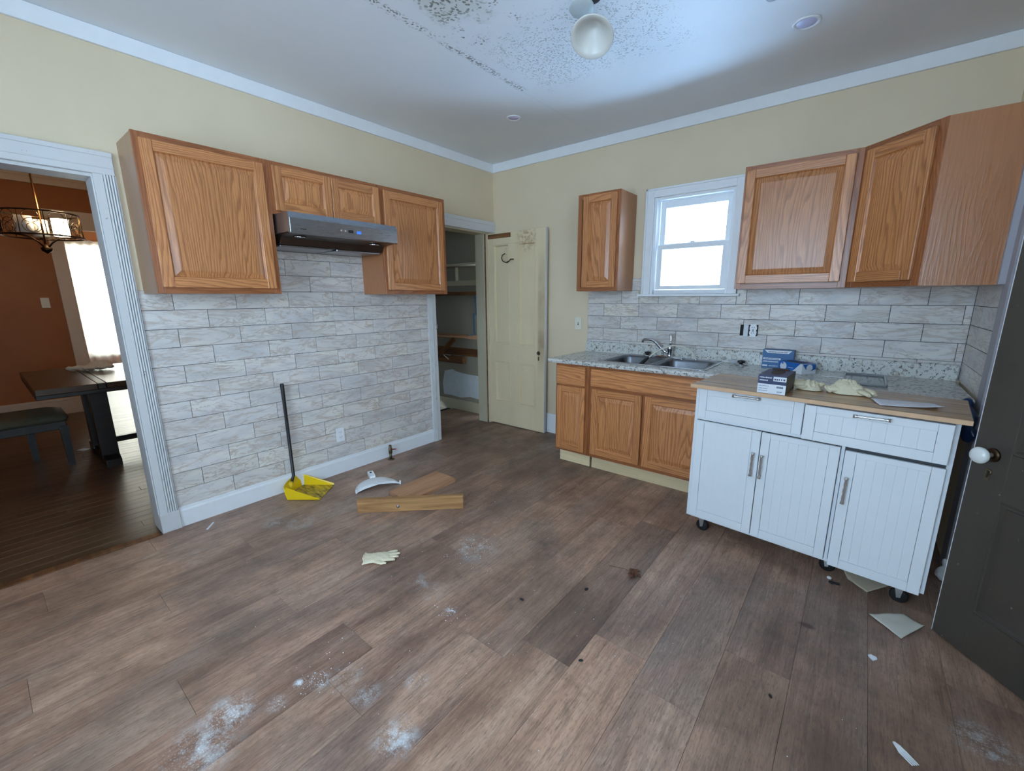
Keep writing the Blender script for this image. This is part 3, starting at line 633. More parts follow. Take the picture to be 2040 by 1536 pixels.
def case(parent, x0, x1, z0, z1, depth, fs=.038, mids=(), midz=(), mat='oak_side', top=.038, bot=.032):
    MB().box(x0+.002, x1-.002, -depth+.019, -.003, z0, z1, b=.001).build('body', mat, parent)
    f = MB(); yf = -depth
    f.box(x0, x0+fs, yf, yf+.019, z0, z1, b=.001); f.box(x1-fs, x1, yf, yf+.019, z0, z1, b=.001)
    f.box(x0+fs, x1-fs, yf+.0004, yf+.019, z0, z0+bot, b=.0006, m=1); f.box(x0+fs, x1-fs, yf+.0004, yf+.019, z1-top, z1, b=.0006, m=1)
    for a in mids: f.box(a-fs/2, a+fs/2, yf+.0002, yf+.019, z0+bot, z1-top, b=.0006)
    for a in midz: f.box(x0+fs, x1-fs, yf+.0003, yf+.019, a-fs/2, a+fs/2, b=.0006, m=1)
    f.build('face_frame', ['oak_frame', 'oak_frame_h'], parent)
L90 = R(90)
def left_cab(y0, label): return thing('wall_cabinet', label, 'cabinet', (0, y0, 0), L90)
zb, zt = 1.4064, 2.1685
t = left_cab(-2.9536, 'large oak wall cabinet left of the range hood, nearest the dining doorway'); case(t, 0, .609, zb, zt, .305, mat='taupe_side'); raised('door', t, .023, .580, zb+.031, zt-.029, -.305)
t = left_cab(-2.3445, 'short oak double door cabinet above the steel range hood'); case(t, 0, .762, 1.872, zt, .305)
raised('door', t, .020, .379, 1.893, zt-.024, -.305, fw=.05); raised('door', t, .383, .742, 1.893, zt-.024, -.305, fw=.05)
t = left_cab(-1.5825, 'oak wall cabinet right of the range hood, next to the closet'); case(t, 0, .6175, zb, zt, .305); raised('door', t, .018, .58, zb+.029, zt-.029, -.305)
zb, zt = 1.4235, 2.1855
t = thing('wall_cabinet', 'narrow oak wall cabinet left of the sink window', 'cabinet', (1.1965, 0, 0)); case(t, 0, .375, zb, zt, .305); raised('door', t, .055, .352, zb+.03, zt-.018, -.305, fw=.05)
t = thing('wall_cabinet', 'wide oak wall cabinet right of the sink window', 'cabinet', (2.43, 0, 0)); case(t, 0, .603, zb, zt, .305); raised('door', t, .014, .572, zb+.036, zt-.026, -.305)
t = thing('wall_cabinet', 'diagonal oak corner wall cabinet with broad plain side', 'cabinet', (0, 0, 0))
a = .305; x0c = 3.034
MB().prism([(x0c, -.003), (W-.010, -.003), (W-.010, -.609), (W-.305+.003, -.609), (x0c, -.305+.003)], zb, zt, 'z').build('body', 'oak_side', t)
fr = MB(); fr.T = Matrix.Translation((x0c, -.305, 0)) @ Matrix.Rotation(R(-45), 4, 'Z'); L = .4285
sv = fr.T
fr.box(0, .040, -.004, .012, zb, zt, b=.001); fr.box(L-.040, L, -.004, .012, zb, zt, b=.001); fr.box(.04, L-.04, -.0036, .012, zb, zb+.032, b=.0006, m=1); fr.box(.04, L-.04, -.0036, .012, zt-.038, zt, b=.0006, m=1)
fr.build('face_frame', ['oak_frame', 'oak_frame_h'], t)
dd = raised('door', t, .030, L-.036, zb+.03, zt-.03, -.004); dd.location = (x0c, -.305, 0); dd.rotation_euler = (0, 0, R(-45))
MB().box(W-.035, W-.010, -.640, -.600, zb, zt, b=.002).build('filler_strip', 'old_grey', t)

t = thing('base_cabinet', 'narrow oak base cabinet with drawer left of the sink cabinet', 'cabinet', (1.222, 0, 0)); zq = .852
case(t, 0, .308, .114, zq, .635, midz=(.69,)); slab('drawer', t, .014, .278, .684, .838, -.635); raised('door', t, .02, .278, .134, .672, -.635, fw=.045)
MB().box(.012, .3, -.575, -.555, 0, .114, b=.001).build('toe_kick', 'ply', t)
t = thing('base_cabinet', 'wide oak sink base cabinet with two doors', 'cabinet', (1.532, 0, 0))
MB().box(.002, .018, -.616, -.003, .114, zq).box(.896, .912, -.616, -.003, .114, zq).box(.018, .896, -.616, -.003, .114, .13).box(.018, .896, -.02, -.003, .13, zq).build('body', 'oak_side', t)
f = MB(); f.box(0, .038, -.635, -.616, .114, zq, b=.001); f.box(.876, .914, -.635, -.616, .114, zq, b=.001)
for za, zb_ in ((.114, .146), (.67, .708), (.826, zq)): f.box(.038, .876, -.6346, -.616, za, zb_, b=.0006, m=1)
f.box(.438, .476, -.6348, -.616, .146, .67, b=.0006); f.build('face_frame', ['oak_frame', 'oak_frame_h'], t)
slab('false_drawer', t, .016, .898, .698, .834, -.635); raised('door', t, .028, .437, .144, .678, -.635); raised('door', t, .459, .886, .144, .678, -.635)
MB().box(.008, .906, -.575, -.555, 0, .114, b=.001).build('toe_kick', 'ply', t)

# ------------------------------------------------------------------ counter, sink, faucet
t = thing('countertop', 'speckled grey laminate countertop with low backsplash', 'countertop')
SX0, SX1, SY0, SY1 = 1.575, 2.335, -.545, -.075
c = MB(); z0, z1 = zq, .885
for q in ((1.154, SX0, -.645, -.003), (SX1, 3.612, -.645, -.003), (SX0, SX1, -.645, SY0), (SX0, SX1, SY1, -.003)): c.box(*q, z0, z1)
c.build('slab', 'granite', t)
MB().loft([[(x, -.645, zq), (x, -.660, zq+.004), (x, -.664, .872), (x, -.658, .882), (x, -.645, .885)] for x in (1.154, 3.612)]).build('front_edge', 'granite', t)
MB().loft([[(x, -.010, .885), (x, -.032, .885), (x, -.030, .955), (x, -.026, .972), (x, -.018, .978), (x, -.010, .978)] for x in (1.152, 3.618)]).build('backsplash', 'granite', t)
t = thing('kitchen_sink', 'double bowl stainless steel drop in sink', 'sink', (0, 0, .885))
X0, X1, Y0, Y1 = 1.55, 2.36, -.572, -.045
def rrect(x0, x1, y0, y1, r, z, n=5):
    out = []
    for cx, cy, a0 in ((x1-r, y0+r, -90), (x1-r, y1-r, 0), (x0+r, y1-r, 90), (x0+r, y0+r, 180)):
        for k in range(n+1): a = R(a0+90*k/n); out.append((cx+r*cos(a), cy+r*sin(a), z))
    return out
bowls = ((1.592, 1.942, -.535, -.135), (1.972, 2.322, -.535, -.135))
s = MB()   # rim built from strips round the bowls, with a raised outer edge
for q in ((X0+.006, 1.592, Y0+.006, Y1-.006), (1.942, 1.972, -.535, -.135), (2.322, X1-.006, Y0+.006, Y1-.006), (1.592, 2.322, Y0+.006, -.535), (1.592, 2.322, -.135, Y1-.006)): s.box(*q, .0005, .005)
s.build('rim', 'steel', t)
s = MB(); s.ring(rrect(X0+.008, X1-.008, Y0+.008, Y1-.008, .025, .004), .0055, 8); s.build('rim_edge', 'chrome', t)
for b in bowls:
    s = MB(); x0, x1, y0, y1 = b
    rs = [rrect(x0-.004, x1+.004, y0-.004, y1+.004, .05, .0065)]+[rrect(x0+k, x1-k, y0+k, y1-k, .055, z) for k, z in ((.004, .004), (.010, -.012), (.018, -.14), (.03, -.165), (.06, -.172))]
    s.loft(rs, cap0=False, smooth=True); o = s.build('bowl', 'bowl', t)
    k = MB(); k.T = Matrix.Translation(((x0+x1)/2, (y0+y1)/2, -.1715)); k.lathe([(.045, 0), (.043, .003), (.03, .002), (.028, -.0)], 20); k.build('drain', 'chrome', o)
t = thing('faucet', 'chrome single lever faucet behind the double sink', 'faucet', (1.955, -.088, .890))
s = MB(); s.loft([rrect(-.125, 0.125, -.028, .028, .026, 0), rrect(-.125, .125, -.028, .028, .026, .008), rrect(-.11, .11, -.018, .018, .017, .016)]); s.build('base_plate', 'chrome', t)
s = MB(); s.lathe([(.026, .008), (.024, .02), (.022, .06), (.024, .064), (.024, .088), (.02, .098), (.012, .104)], 20); s.build('valve_body', 'chrome', t)
s = MB().tube([(-.015, 0, .035), (-.05, .004, .052), (-.09, .006, .085), (-.125, .006, .12), (-.155, .004, .136), (-.19, .002, .14), (-.222, 0, .138), (-.232, 0, .128), (-.233, 0, .112)], [.013, .012, .0115, .011, .0105, .010, .0105, .0115, .012], 12); s.build('spout', 'chrome', t)
s = MB().tube([(0, 0, .1), (.002, .004, .125), (-.002, .01, .16), (-.006, .012, .185), (-.008, .012, .195)], [.011, .008, .009, .012, .007], 12); s.build('lever', 'chrome', t)
t = thing('sprayer', 'dark sink sprayer drooping on its pale hose into left bowl', 'sprayer', (0, 0, 0))
s = MB().tube([(2.165, -.1, .888), (2.16, -.11, .92), (2.13, -.125, .965), (2.07, -.15, .995), (2.0, -.17, 1.0), (1.93, -.2, .975), (1.88, -.24, .935), (1.85, -.27, .905)], .0055, 8); s.build('hose', 'ivory', t)
s = MB().tube([(1.852, -.268, .907), (1.835, -.285, .888), (1.81, -.31, .855), (1.80, -.32, .84)], [.009, .013, .014, .018], 10); s.build('head', 'black', t)
s = MB(); s.T = Matrix.Translation((2.165, -.1, .890)); s.lathe([(.014, 0), (.012, .006), (.008, .012)], 12); s.build('collar', 'chrome', t)
def strainer(loc, label, tilt):
    t = thing('sink_strainer', label, 'strainer', loc, 0, 'sink strainers by the sink'); t.rotation_euler = (tilt, 0, .4)
    s = MB(); s.lathe([(.03, 0), (.042, .004), (.043, .007), (.034, .010), (.018, .012)], 22); s.build('rim', 'chrome', t)
    s = MB(); s.lathe([(.012, .010), (.012, .016), (.024, .02), (.026, .028), (.022, .034), (.006, .036)], 18); s.build('stopper', 'black', t)
    s = MB(); s.lathe([(.004, .035), (.005, .042), (.001, .046)], 10); s.build('post', 'chrome', t)
strainer((1.765, -.075, .8905), 'black sink strainer on the rear rim left of the faucet', 0)
strainer((2.491, -.13, .8855), 'black sink strainer on the counter right of the sink', 0)
s = MB(); s.T = Matrix.Translation((2.445, -.095, .905)) @ Matrix.Rotation(R(-120), 4, 'Z') @ Matrix.Rotation(R(84), 4, 'Y'); s.lathe([(.018, 0), (.019, .03), (.012, .05), (.006, .065), (.006, .08)], 16, cap0=False)
tag(s.build('plastic_nozzle', 'clear'), 'cloudy clear plastic nozzle lying by the right strainer', 'nozzle')

# ------------------------------------------------------------------ range hood
t = thing('range_hood', 'slim stainless steel range hood with blue lit display', 'range hood', (0, -2.335, 0), L90)
s = MB(); w = .752
s.prism([(-.012, 1.871), (-.470, 1.871), (-.478, 1.838), (-.478, 1.755), (-.470, 1.752), (-.455, 1.760), (-.012, 1.760)], .0, w, 'x'); s.build('shell', 'steel', t)
MB().box(0.004, w-.004, -.482, -.477, 1.755, 1.838, b=.0015).build('front_panel', 'steel', t)
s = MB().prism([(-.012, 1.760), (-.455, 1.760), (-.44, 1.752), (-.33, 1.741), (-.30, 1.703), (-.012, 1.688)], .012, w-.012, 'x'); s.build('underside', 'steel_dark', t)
for x in (.10, .62):
    s = MB(); s.T = Matrix.Translation((x, -.385, 1.744)) @ Matrix.Rotation(R(6), 4, 'X'); s.lathe([(.036, .004), (.036, -.003), (.027, -.004), (.024, .0), (.002, .001)], 20); s.build('lamp', 'chrome', t)
MB().box(.02, .36, -.29, -.03, 1.690, 1.7005, b=.002).build('filter', 'steel', t); MB().box(.39, .73, -.29, -.03, 1.690, 1.7005, b=.002).build('filter', 'steel', t)
s = MB()
for i in range(7): s.box(.062+i*.0052, .0655+i*.0052, -.4828, -.482, 1.776, 1.781)
s.build('badge', 'black', t)
for x in (.325, .353):
    s = MB(); s.T = Matrix.Translation((x, -.482, 1.797)) @ Matrix.Rotation(R(90), 4, 'X'); s.lathe([(.0075, 0), (.0065, .003), (.002, .004)], 14); s.build('button', 'nickel', t)
MB().box(.372, .406, -.4832, -.482, 1.788, 1.806).build('display', 'hole', t)
MB().box(.432, .462, -.4832, -.482, 1.788, 1.804).build('display_light', 'led', t)

# ------------------------------------------------------------------ white rolling cart
ang = math.atan2(-.099, 1.044)
t = thing('kitchen_cart', 'white rolling kitchen cart with wood top and three doors', 'cart', (2.462, -1.087, 0), ang)
CW, D = 1.049, .40
# body shell
b = MB(); b.box(0, .018, 0, D, .1, .884, b=.001); b.box(CW-.018, CW, 0, D, .1, .884, b=.001); b.box(.018, CW-.018, 0, D, .1, .115); b.box(.018, CW-.018, .002, D, .866, .884); b.box(.018, CW-.018, D-.006, D, .115, .866); b.box(.684, .698, .0, D-.006, .115, .70, b=.0006); b.box(.018, CW-.018, .0, D-.006, .697, .713, b=.0006); b.box(.522, .536, .01, D-.006, .713, .866)
b.build('body', 'cart', t)
MB().box(.018, CW-.018, .03, D-.01, .116, .865).build('inside', 'groove', t)
tp = MB().box(-.014, CW+.026, -.058, D+.0, .884, .905, b=.003); tp.build('top', ['butcher'], t)
MB().box(-.0145, CW+.0265, -.0595, -.057, .885, .904, b=.001).build('front_edge', 'butcher_edge', t)
def shaker(name, x0, x1, z0, z1, y, sw, rw, n, rwb=None, th=.016, gd=.0013):
    rwb = rwb or rw
    d = MB(); d.box(x0, x0+sw, y, y+th, z0, z1, b=.0012); d.box(x1-sw, x1, y, y+th, z0, z1, b=.0012)
    d.box(x0+sw+.0004, x1-sw-.0004, y+.0003, y+th, z0, z0+rwb, b=.0008); d.box(x0+sw+.0004, x1-sw-.0004, y+.0003, y+th, z1-rw, z1, b=.0008)
    o = d.build(name, 'cart', t); xa, xb = x0+sw+.0012, x1-sw-.0012; za, zb = z0+rwb+.0015, z1-rw-.0006
    prof = []
    for i in range(n):
        a, c_ = xa+(xb-xa)*i/n, xa+(xb-xa)*(i+1)/n
        prof += [(a, y+.0024+gd), (a+.0013, y+.0024), (c_-.0013, y+.0024)]
    prof += [(xb, y+.0034), (xb, y+th-.002), (xa, y+th-.002)]
    MB().prism(prof, za, zb, 'z').build('beadboard_panel', 'cart', o); return o
def pull(o, p0, p1, y):
    p0, p1 = Vector((p0[0], y, p0[1])), Vector((p1[0], y, p1[1])); dv = p1-p0; out = Vector((0, -.022, 0)); s = MB()
    side = Vector((0, 0, 1)) if abs(dv.x) > abs(dv.z) else Vector((1, 0, 0))
    for k in (0, 1): 
        q = p0+dv*(.07+.86*k); s.tube([q, q+out], .0045, 8)
    for sg in (-1, 1): s.tube([p0+out+dv*f_+side*sg*.0028*cos(f_*4*pi) for f_ in [i/14 for i in range(15)]], [.0052 if i in (0, 1, 13, 14) else .0036 for i in range(15)], 7)
    for e_ in (p0, p1): s.tube([e_+out-dv.normalized()*.001, e_+out+dv.normalized()*.001], .008, 8)
    s.build('handle', 'nickel', o)
o = shaker('drawer', .022, .519, .714, .882, -.017, .042, .038, 8, .044, gd=.0004); pull(o, (.202, .865), (.329, .867), -.017)
o = shaker('drawer', .527, 1.031, .706, .874, -.040, .046, .034, 8, .044, th=.055); pull(o, (.712, .857), (.838, .860), -.040)
o = shaker('door', .020, .350, .114, .694, -.017, .042, .012, 7, .044, gd=.0003); pull(o, (.326, .452), (.327, .580), -.017)
o = shaker('door', .354, .682, .113, .692, -.017, .040, .026, 6, .044); pull(o, (.369, .450), (.3695, .576), -.017)
o = shaker('door', .702, 1.033, .098, .684, -.024, .042, .026, 7, .044); pull(o, (.722, .434), (.724, .562), -.024)
for x, y in ((.075, .06), (.97, .045), (.69, .10), (.075, .34), (.97, .34)):
    f = MB(); f.box(x-.02, x+.02, y-.02, y+.02, .095, .1, b=.001)
    for sg in (-1, 1): f.prism([(x-.018, .096), (x+.018, .096), (x+.010, .03), (x-.004, .026)], y+sg*.016-.0015, y+sg*.016+.0015, 'y')
    o = f.build('caster', 'galv', t); k = MB(); k.T = Matrix.Translation((x+.004, y-.0115, .034)) @ Matrix.Rotation(R(-90), 4, 'X'); k.lathe([(.010, -.002), (.028, 0), (.034, .004), (.034, .019), (.028, .023), (.010, .025)], 22); k.build('wheel', 'rubber', o)

# ------------------------------------------------------------------ things on cart and counter
def carton(name, label, loc, rz, lx, ly, h, mats, deco):
    t = thing(name, label, 'box', loc, rz)
    s = MB(); s.box(0, lx, 0, ly, 0, h); 
    bmf = s.bm.faces; bmf.ensure_lookup_table()
    for f_ in bmf:
        n_ = f_.calc_center_median()
        f_.material_index = 1 if n_.x > lx*.95 else (2 if n_.z > h*.95 else 0)
    s.build('carton', mats, t); deco(t); return t
def flat(t, name, mat, x0, x1, z0, z1, y=-.0006): MB().box(x0, x1, y, -.00005, z0, z1).build(name, mat, t)
def marks(t, name, mat, x0, x1, z, n, h, y=-.0008):
    s = MB(); w = (x1-x0)/n
    for i in range(n): s.box(x0+i*w, x0+i*w+w*random.uniform(.45, .85), y, -.00006, z, z+h*random.uniform(.8, 1.0))
    s.build(name, mat, t)
def dk(t):
    flat(t, 'white_band', 'boxwhite', 0, .1225, 0, .047); flat(t, 'top_label', 'boxwhite', .066, .1215, .064, .086)
    marks(t, 'print', 'boxwhite', .006, .06, .076, 14, .006); marks(t, 'print', 'boxwhite', .006, .045, .062, 10, .006); marks(t, 'barcode', 'ink', .083, .112, .030, 18, .010, -.0012); marks(t, 'print', 'ink', .086, .108, .010, 8, .005, -.0012)
    marks(t, 'print', 'ink', .006, .05, .035, 9, .003, -.0012); marks(t, 'print', 'ink', .006, .045, .022, 9, .003, -.0012); marks(t, 'print', 'ink', .006, .045, .011, 8, .003, -.0012); marks(t, 'print', 'ink', .07, .118, .069, 5, .009, -.0012)
    s = MB(); s.prism([(.061+.03*cos(a_), .13+.075*sin(a_)) for a_ in [2*pi*i/20 for i in range(20)]], .0895, .0912, 'z'); s.build('opening', 'boxin', t)
    s = MB().prism([(.02, .20), (.10, .20), (.09, .226), (.03, .226)], .090, .098, 'z'); s.build('torn_flap', 'boxin', t)
carton('glove_box', 'dark navy and white glove carton on the wood cart top', (2.772, -1.168, .9055), R(-3), .122, .226, .09, ['navy', 'boxdark', 'navy'], dk)
def b1(t):
    s = MB(); s.prism([(.01, .124), (.175, .124), (.155, .104), (.03, .104)], -.0008, 0, 'y'); s.build('top_band', 'boxwhite', t)
    marks(t, 'print', 'ink', .035, .15, .109, 22, .007, -.0012); flat(t, 'label_strip', 'boxwhite', .006, .112, .058, .070); marks(t, 'print', 'teal', .016, .105, .061, 16, .006, -.0012); marks(t, 'print', 'boxwhite', .006, .10, .040, 18, .009); flat(t, 'small_label', 'boxwhite', .005, .036, .010, .02); marks(t, 'print', 'boxwhite', .045, .10, .012, 10, .006)
carton('glove_box', 'slate blue carton standing upright against the backsplash', (2.622, -.135, .8855), 0, .186, .088, .126, ['teal', 'teal', 'teal'], b1)
def b2(t):
    # round emblem and white corner sweep on the long side
    s = MB(); s.prism([(.035+.026*cos(a_), .035+.026*sin(a_)) for a_ in [2*pi*i/24 for i in range(24)]], -.0008, 0, 'y'); s.build('emblem', 'boxwhite', t)
    s = MB(); s.prism([(.028+.008*cos(a_), .053+.006*sin(a_)) for a_ in [2*pi*i/12 for i in range(12)]], -.0014, 0, 'y'); s.build('emblem_leaf', 'bluebox', t)
    s = MB(); s.prism([(.181, .0), (.181, .066), (.165, .066), (.145, .045), (.12, .02), (.09, 0)], -.0008, 0, 'y'); s.build('white_sweep', 'boxwhite', t); marks(t, 'print', 'boxwhite', .075, .115, .030, 8, .004)
    e = MB(); e.prism([(.004, .06), (.03, .03), (.07, .02), (.104, .03), (.104, .0635), (.004, .0635)], .1812, .1822, 'x'); e.build('blue_sweep', 'bluebox', t)
    e = MB(); e.prism([(.055+.024*cos(a_), .040+.022*sin(a_)) for a_ in [2*pi*i/24 for i in range(24)]], .1822, .1828, 'x'); e.build('emblem', 'boxwhite', t)
    s = MB(); s.box(.03, .15, .02, .085, .066, .0668); s.build('opening', 'boxin', t)
    s = MB(); s.T = Matrix.Translation((.04, .06, .068)) @ Matrix.Rotation(R(-35), 4, 'X'); s.prism([(0, 0), (.10, 0), (.085, .035), (.045, .042), (.01, .03)], 0, .0012, 'z'); s.build('torn_flap', 'bluebox', t)
carton('glove_box', 'bright blue carton with round white emblem, torn open on the counter', (2.738, -.209, .8855), math.atan2(-.112, .143), .181, .108, .066, ['bluebox', 'boxwhite', 'bluebox'], b2)

def blob(name, label, cat, loc, rz, shapes, vox, mat, disp=.006, size=.03, smooth=4):
    s = MB(); shapes(s); o = s.build(name, mat, None, loc, rz); tag(o, label, cat)
    mod(o, 'REMESH', mode='VOXEL', voxel_size=vox, use_smooth_shade=True); mod(o, 'SMOOTH', factor=.5, iterations=smooth)
    tx = bpy.data.textures.new(name, 'CLOUDS'); tx.noise_scale = size; m = mod(o, 'DISPLACE', strength=disp, mid_level=.5, texture_coords='LOCAL'); m.texture = tx
    return o
def glove_flat(s):   # cuff at -x, fingers towards +x, lying on z=0
    s.tube([(-.10, 0, .010), (-.06, .0, .011), (-.01, 0, .011), (.03, .0, .010)], [.052, .046, .046, .044], 14, flat=.20)
    s.ring([(-.10+.004*sin(3*a), .052*cos(a), .011+.010*sin(a)) for a in [2*pi*i/24 for i in range(24)]], .004, 6)
    for y0, y1, ln, r in ((.034, .046, .052, .0115), (.012, .018, .066, .012), (-.010, -.010, .060, .0115), (-.031, -.036, .044, .010)):
        s.tube([(.02, y0, .009), (.02+ln*.55, (y0+y1)/2, .011), (.02+ln, y1, .009)], [r*1.1, r, r*.7], 10, flat=.55)
    s.tube([(-.04, -.035, .009), (-.005, -.058, .011), (.02, -.060, .009)], [.014, .012, .008], 10, flat=.55)
blob('latex_glove', 'crumpled pale latex glove lying on the plank floor', 'glove', (1.285, -2.405, .0035), R(50), glove_flat, .0034, 'latex', .006, .02, 3)
def heap_glove(name, label, loc, rz, rx, ry, hh, seed, tubes, cuffs):
    s = MB()
    def f(u, v):
        a = 2*pi*v; q = Vector((cos(a)*u*1.6+seed, sin(a)*u*1.6, seed*.7))
        r_ = u*(1+.22*mnoise.noise(Vector((cos(a)*1.3+seed, sin(a)*1.3, 0))))
        fold = (1-abs(mnoise.noise(q*1.7))*2.0)*.55+(1-abs(mnoise.noise(q*3.6))*2)*.22
        z = .003+hh*(max(0, 1-u**2.4))*(.42+.62*max(0, fold))
        return (rx*r_*cos(a), ry*r_*sin(a), z)
    s.grid(f, 26, 64)
    for pts, rr_ in tubes: s.tube(pts, rr_, 12, flat=.62)
    for (cx, cy, cz, cr, tx) in cuffs:
        for k, dr in enumerate((0, -.004)):
            s.ring([(cx+.012*sin(2*q)+tx*cos(q), cy+(cr+dr)*cos(q), cz+(cr*.55+dr)*sin(q)+.004*sin(3*q)) for q in [2*pi*i/28 for i in range(28)]], .0042, 7)
        s.loft([[(cx+w+.012*sin(2*q)+tx*cos(q), cy+(cr-.002)*cos(q)*(1-w*6), cz+(cr*.55-.002)*sin(q)*(1-w*5)) for q in [2*pi*i/28 for i in range(28)]] for w in (0, .03, .06)], cap0=False, cap1=False, smooth=True)
    o = s.build(name, 'latex', None, loc, rz); return tag(o, label, 'glove')
heap_glove('latex_glove', 'smaller crumpled latex glove beside the navy box on the cart', (2.975, -.935, .9055), R(-14), .056, .052, .058, 3.1,
    [([(.02, .03, .02), (.035, .06, .026), (.03, .085, .014)], [.018, .014, .008]), ([(-.01, -.03, .016), (-.03, -.052, .014), (-.05, -.05, .010)], [.017, .013, .008])], [(-.058, .0, .024, .038, .006)])
heap_glove('latex_glove', 'larger crumpled latex glove in front of the grey tray on the cart', (3.125, -.925, .9055), R(-10), .082, .066, .078, 8.4,
    [([(.05, -.02, .02), (.085, -.045, .016), (.10, -.065, .010)], [.022, .017, .010]), ([(.05, .02, .022), (.10, .0, .018), (.115, -.02, .010)], [.022, .018, .010]), ([(.0, .04, .026), (.02, .075, .026), (.05, .085, .012)], [.02, .015, .009])], [(-.055, -.042, .019, .027, .012)])
def sheet(name, label, cat, corners, mat, lift, amp=.004, nu=14, nv=14, th=.0009, seed=0):
    c = [Vector(p) for p in corners]
    def f(u, v):
        p = c[0]*(1-u)*(1-v)+c[1]*u*(1-v)+c[2]*u*v+c[3]*(1-u)*v
        p.z += lift(u, v)+amp*(mnoise.noise((u*2.5+seed, v*2.5, seed))+.6)
        return p
    o = MB().grid(f, nu, nv).build(name, mat); mod(o, 'SOLIDIFY', thickness=th); return tag(o, label, cat)
sheet('paper_sheet', 'white folded paper lying on the cart top', 'paper', [(3.22, -1.03, .907), (3.25, -1.155, .907), (3.46, -1.09, .907), (3.44, -.975, .907)], 'paper', lambda u, v: .012*(v**3)*(u)+.004*(1-u)*(1-v), .002, seed=3)
t = thing('plastic_tray', 'smoked grey plastic tray on the counter behind the gloves', 'tray', (3.095, -.535, .886))
MB().box(0, .20, 0, .395, 0, .003, b=.001).build('base', 'smoked', t); s = MB(); s.ring(rrect(.004, .196, .004, .391, .012, .008, 3), .006, 6); s.build('rim', 'smoked', t)
tag(MB().box(0, .11, 0, .012, 0, .004, b=.001).build('plastic_strip', 'white_plastic', None, (2.985, -.33, .886), R(3)), 'thin white plastic strip on the counter left of tray', 'strip')
def bagf(s):
    s.ell((0, 0, .09), .028, .06, .075); s.ell((.005, .03, .17), .022, .035, .03); s.ell((0, -.04, .04), .026, .04, .04)
blob('plastic_bag', 'dark blue plastic bag stuffed at the right end of the counter', 'bag', (3.588, -.715, .70), R(20), bagf, .006, 'bag', .02, .04, 2)
def bag2(s):
    s.ell((0, 0, .035), .032, .03, .035); s.ell((.01, .02, .08), .02, .02, .024)
blob('plastic_bag', 'white crumpled plastic bag on the floor behind the dark door', 'bag', (3.615, -.80, .002), 0, bag2, .005, 'white_plastic', .02, .03, 2)

# ------------------------------------------------------------------ electrical fittings
def outlet(parent_rz, loc, label, mat):
    t = thing('wall_outlet', label, 'outlet', loc, parent_rz)
    MB().box(-.035, .035, -.006, 0, -.058, .058, b=.003).build('cover_plate', mat, t)
    for z in (-.02, .02):
        s = MB(); s.T = Matrix.Translation((0, -.006, z)) @ Matrix.Rotation(R(90), 4, 'X'); s.lathe([(.0165, -.001), (.0165, .0015), (.014, .002)], 18); r_ = s.build('receptacle', mat, t)
        MB().box(-.007, -.005, -.009, -.0078, z-.002, z+.006).box(.005, .007, -.009, -.0078, z-.002, z+.006).box(-.002, .002, -.009, -.0078, z-.009, z-.006).build('slots', 'hole', r_)
outlet(L90, (.0105, -1.898, .318), 'white duplex outlet low on the left tile wall', 'white_plastic')
t = thing('light_switch', 'ivory toggle switch plate between closet door and sink tiles', 'switch', (1.047, -.001, 1.133))
MB().box(-.036, .036, -.006, 0, -.058, .058, b=.003).build('cover_plate', 'ivory', t); MB().box(-.004, .004, -.018, -.005, -.002, .012, b=.001).build('toggle', 'ivory', t); MB().box(-.006, .006, -.0065, -.0058, -.013, .013).build('slot', 'hole', t)
t = thing('wall_outlet', 'bare outlet without cover plate in the tile above counter', 'outlet', (2.495, -.0105, 1.131))
MB().box(-.058, -.036, -.0012, 0, -.040, .040).box(-.002, .06, -.0012, 0, -.040, .040).build('wall_box', 'hole', t)
MB().box(-.034, -.004, -.0035, 0, -.044, .040, b=.001).build('blank_strap', 'boxwhite', t)
MB().prism([(.010, -.046), (.048, -.046), (.048, -.034), (.053, -.026), (.053, -.008), (.047, 0), (.053, .008), (.053, .026), (.048, .034), (.048, .046), (.010, .046), (.010, .034), (.005, .026), (.005, .008), (.011, 0), (.005, -.008), (.005, -.026), (.010, -.034)], -.006, -.001, 'y').build('receptacle', 'white_plastic', t)
s = MB()
for z in (-.02, .02): s.box(.020, .023, -.0066, -.006, z-.003, z+.006).box(.034, .037, -.0066, -.006, z-.003, z+.006)
s.box(.024, .034, -.0066, -.006, -.006, -.001).box(.024, .034, -.0066, -.006, .002, .007).build('slots', 'hole', t)

# ------------------------------------------------------------------ ceiling fittings
def downlight(loc, r, label):
    t = thing('recessed_light', label, 'ceiling light', loc, 0)
    s = MB(); s.lathe([(r, 0), (r, -.004), (r*.93, -.007), (r*.74, -.004), (r*.72, .0)], 32); s.build('trim_ring', 'trim_clean', t)
    s = MB(); s.lathe([(r*.73, -.0005), (r*.7, -.003), (.002, -.0035)], 28, cap0=False); s.build('lens', 'lens', t)
downlight((2.737, -.766, H), .062, 'round recessed ceiling light near the right corner cabinet'); downlight((.903, -.782, H), .054, 'round recessed ceiling light above the left back corner')
t = thing('ceiling_light', 'broken ceiling light dangling with its white bell shade', 'ceiling light', (2.035, -1.63, 2.52))
ax = (co.location-Vector((2.035, -1.63, 2.52))).normalized(); ax = (ax+Vector((-.25, .1, -.75))).normalized()
Q = ax.to_track_quat('Z', 'Y').to_matrix().to_4x4()
s = MB(); s.T = Q; s.lathe([(.026, -.085), (.034, -.06), (.05, -.03), (.078, -.002), (.094, .012), (.096, .017), (.092, .02), (.074, .008), (.06, -.008), (.04, -.03), (.02, -.06), (.004, -.066)], 32); s.build('glass_shade', 'shade', t)
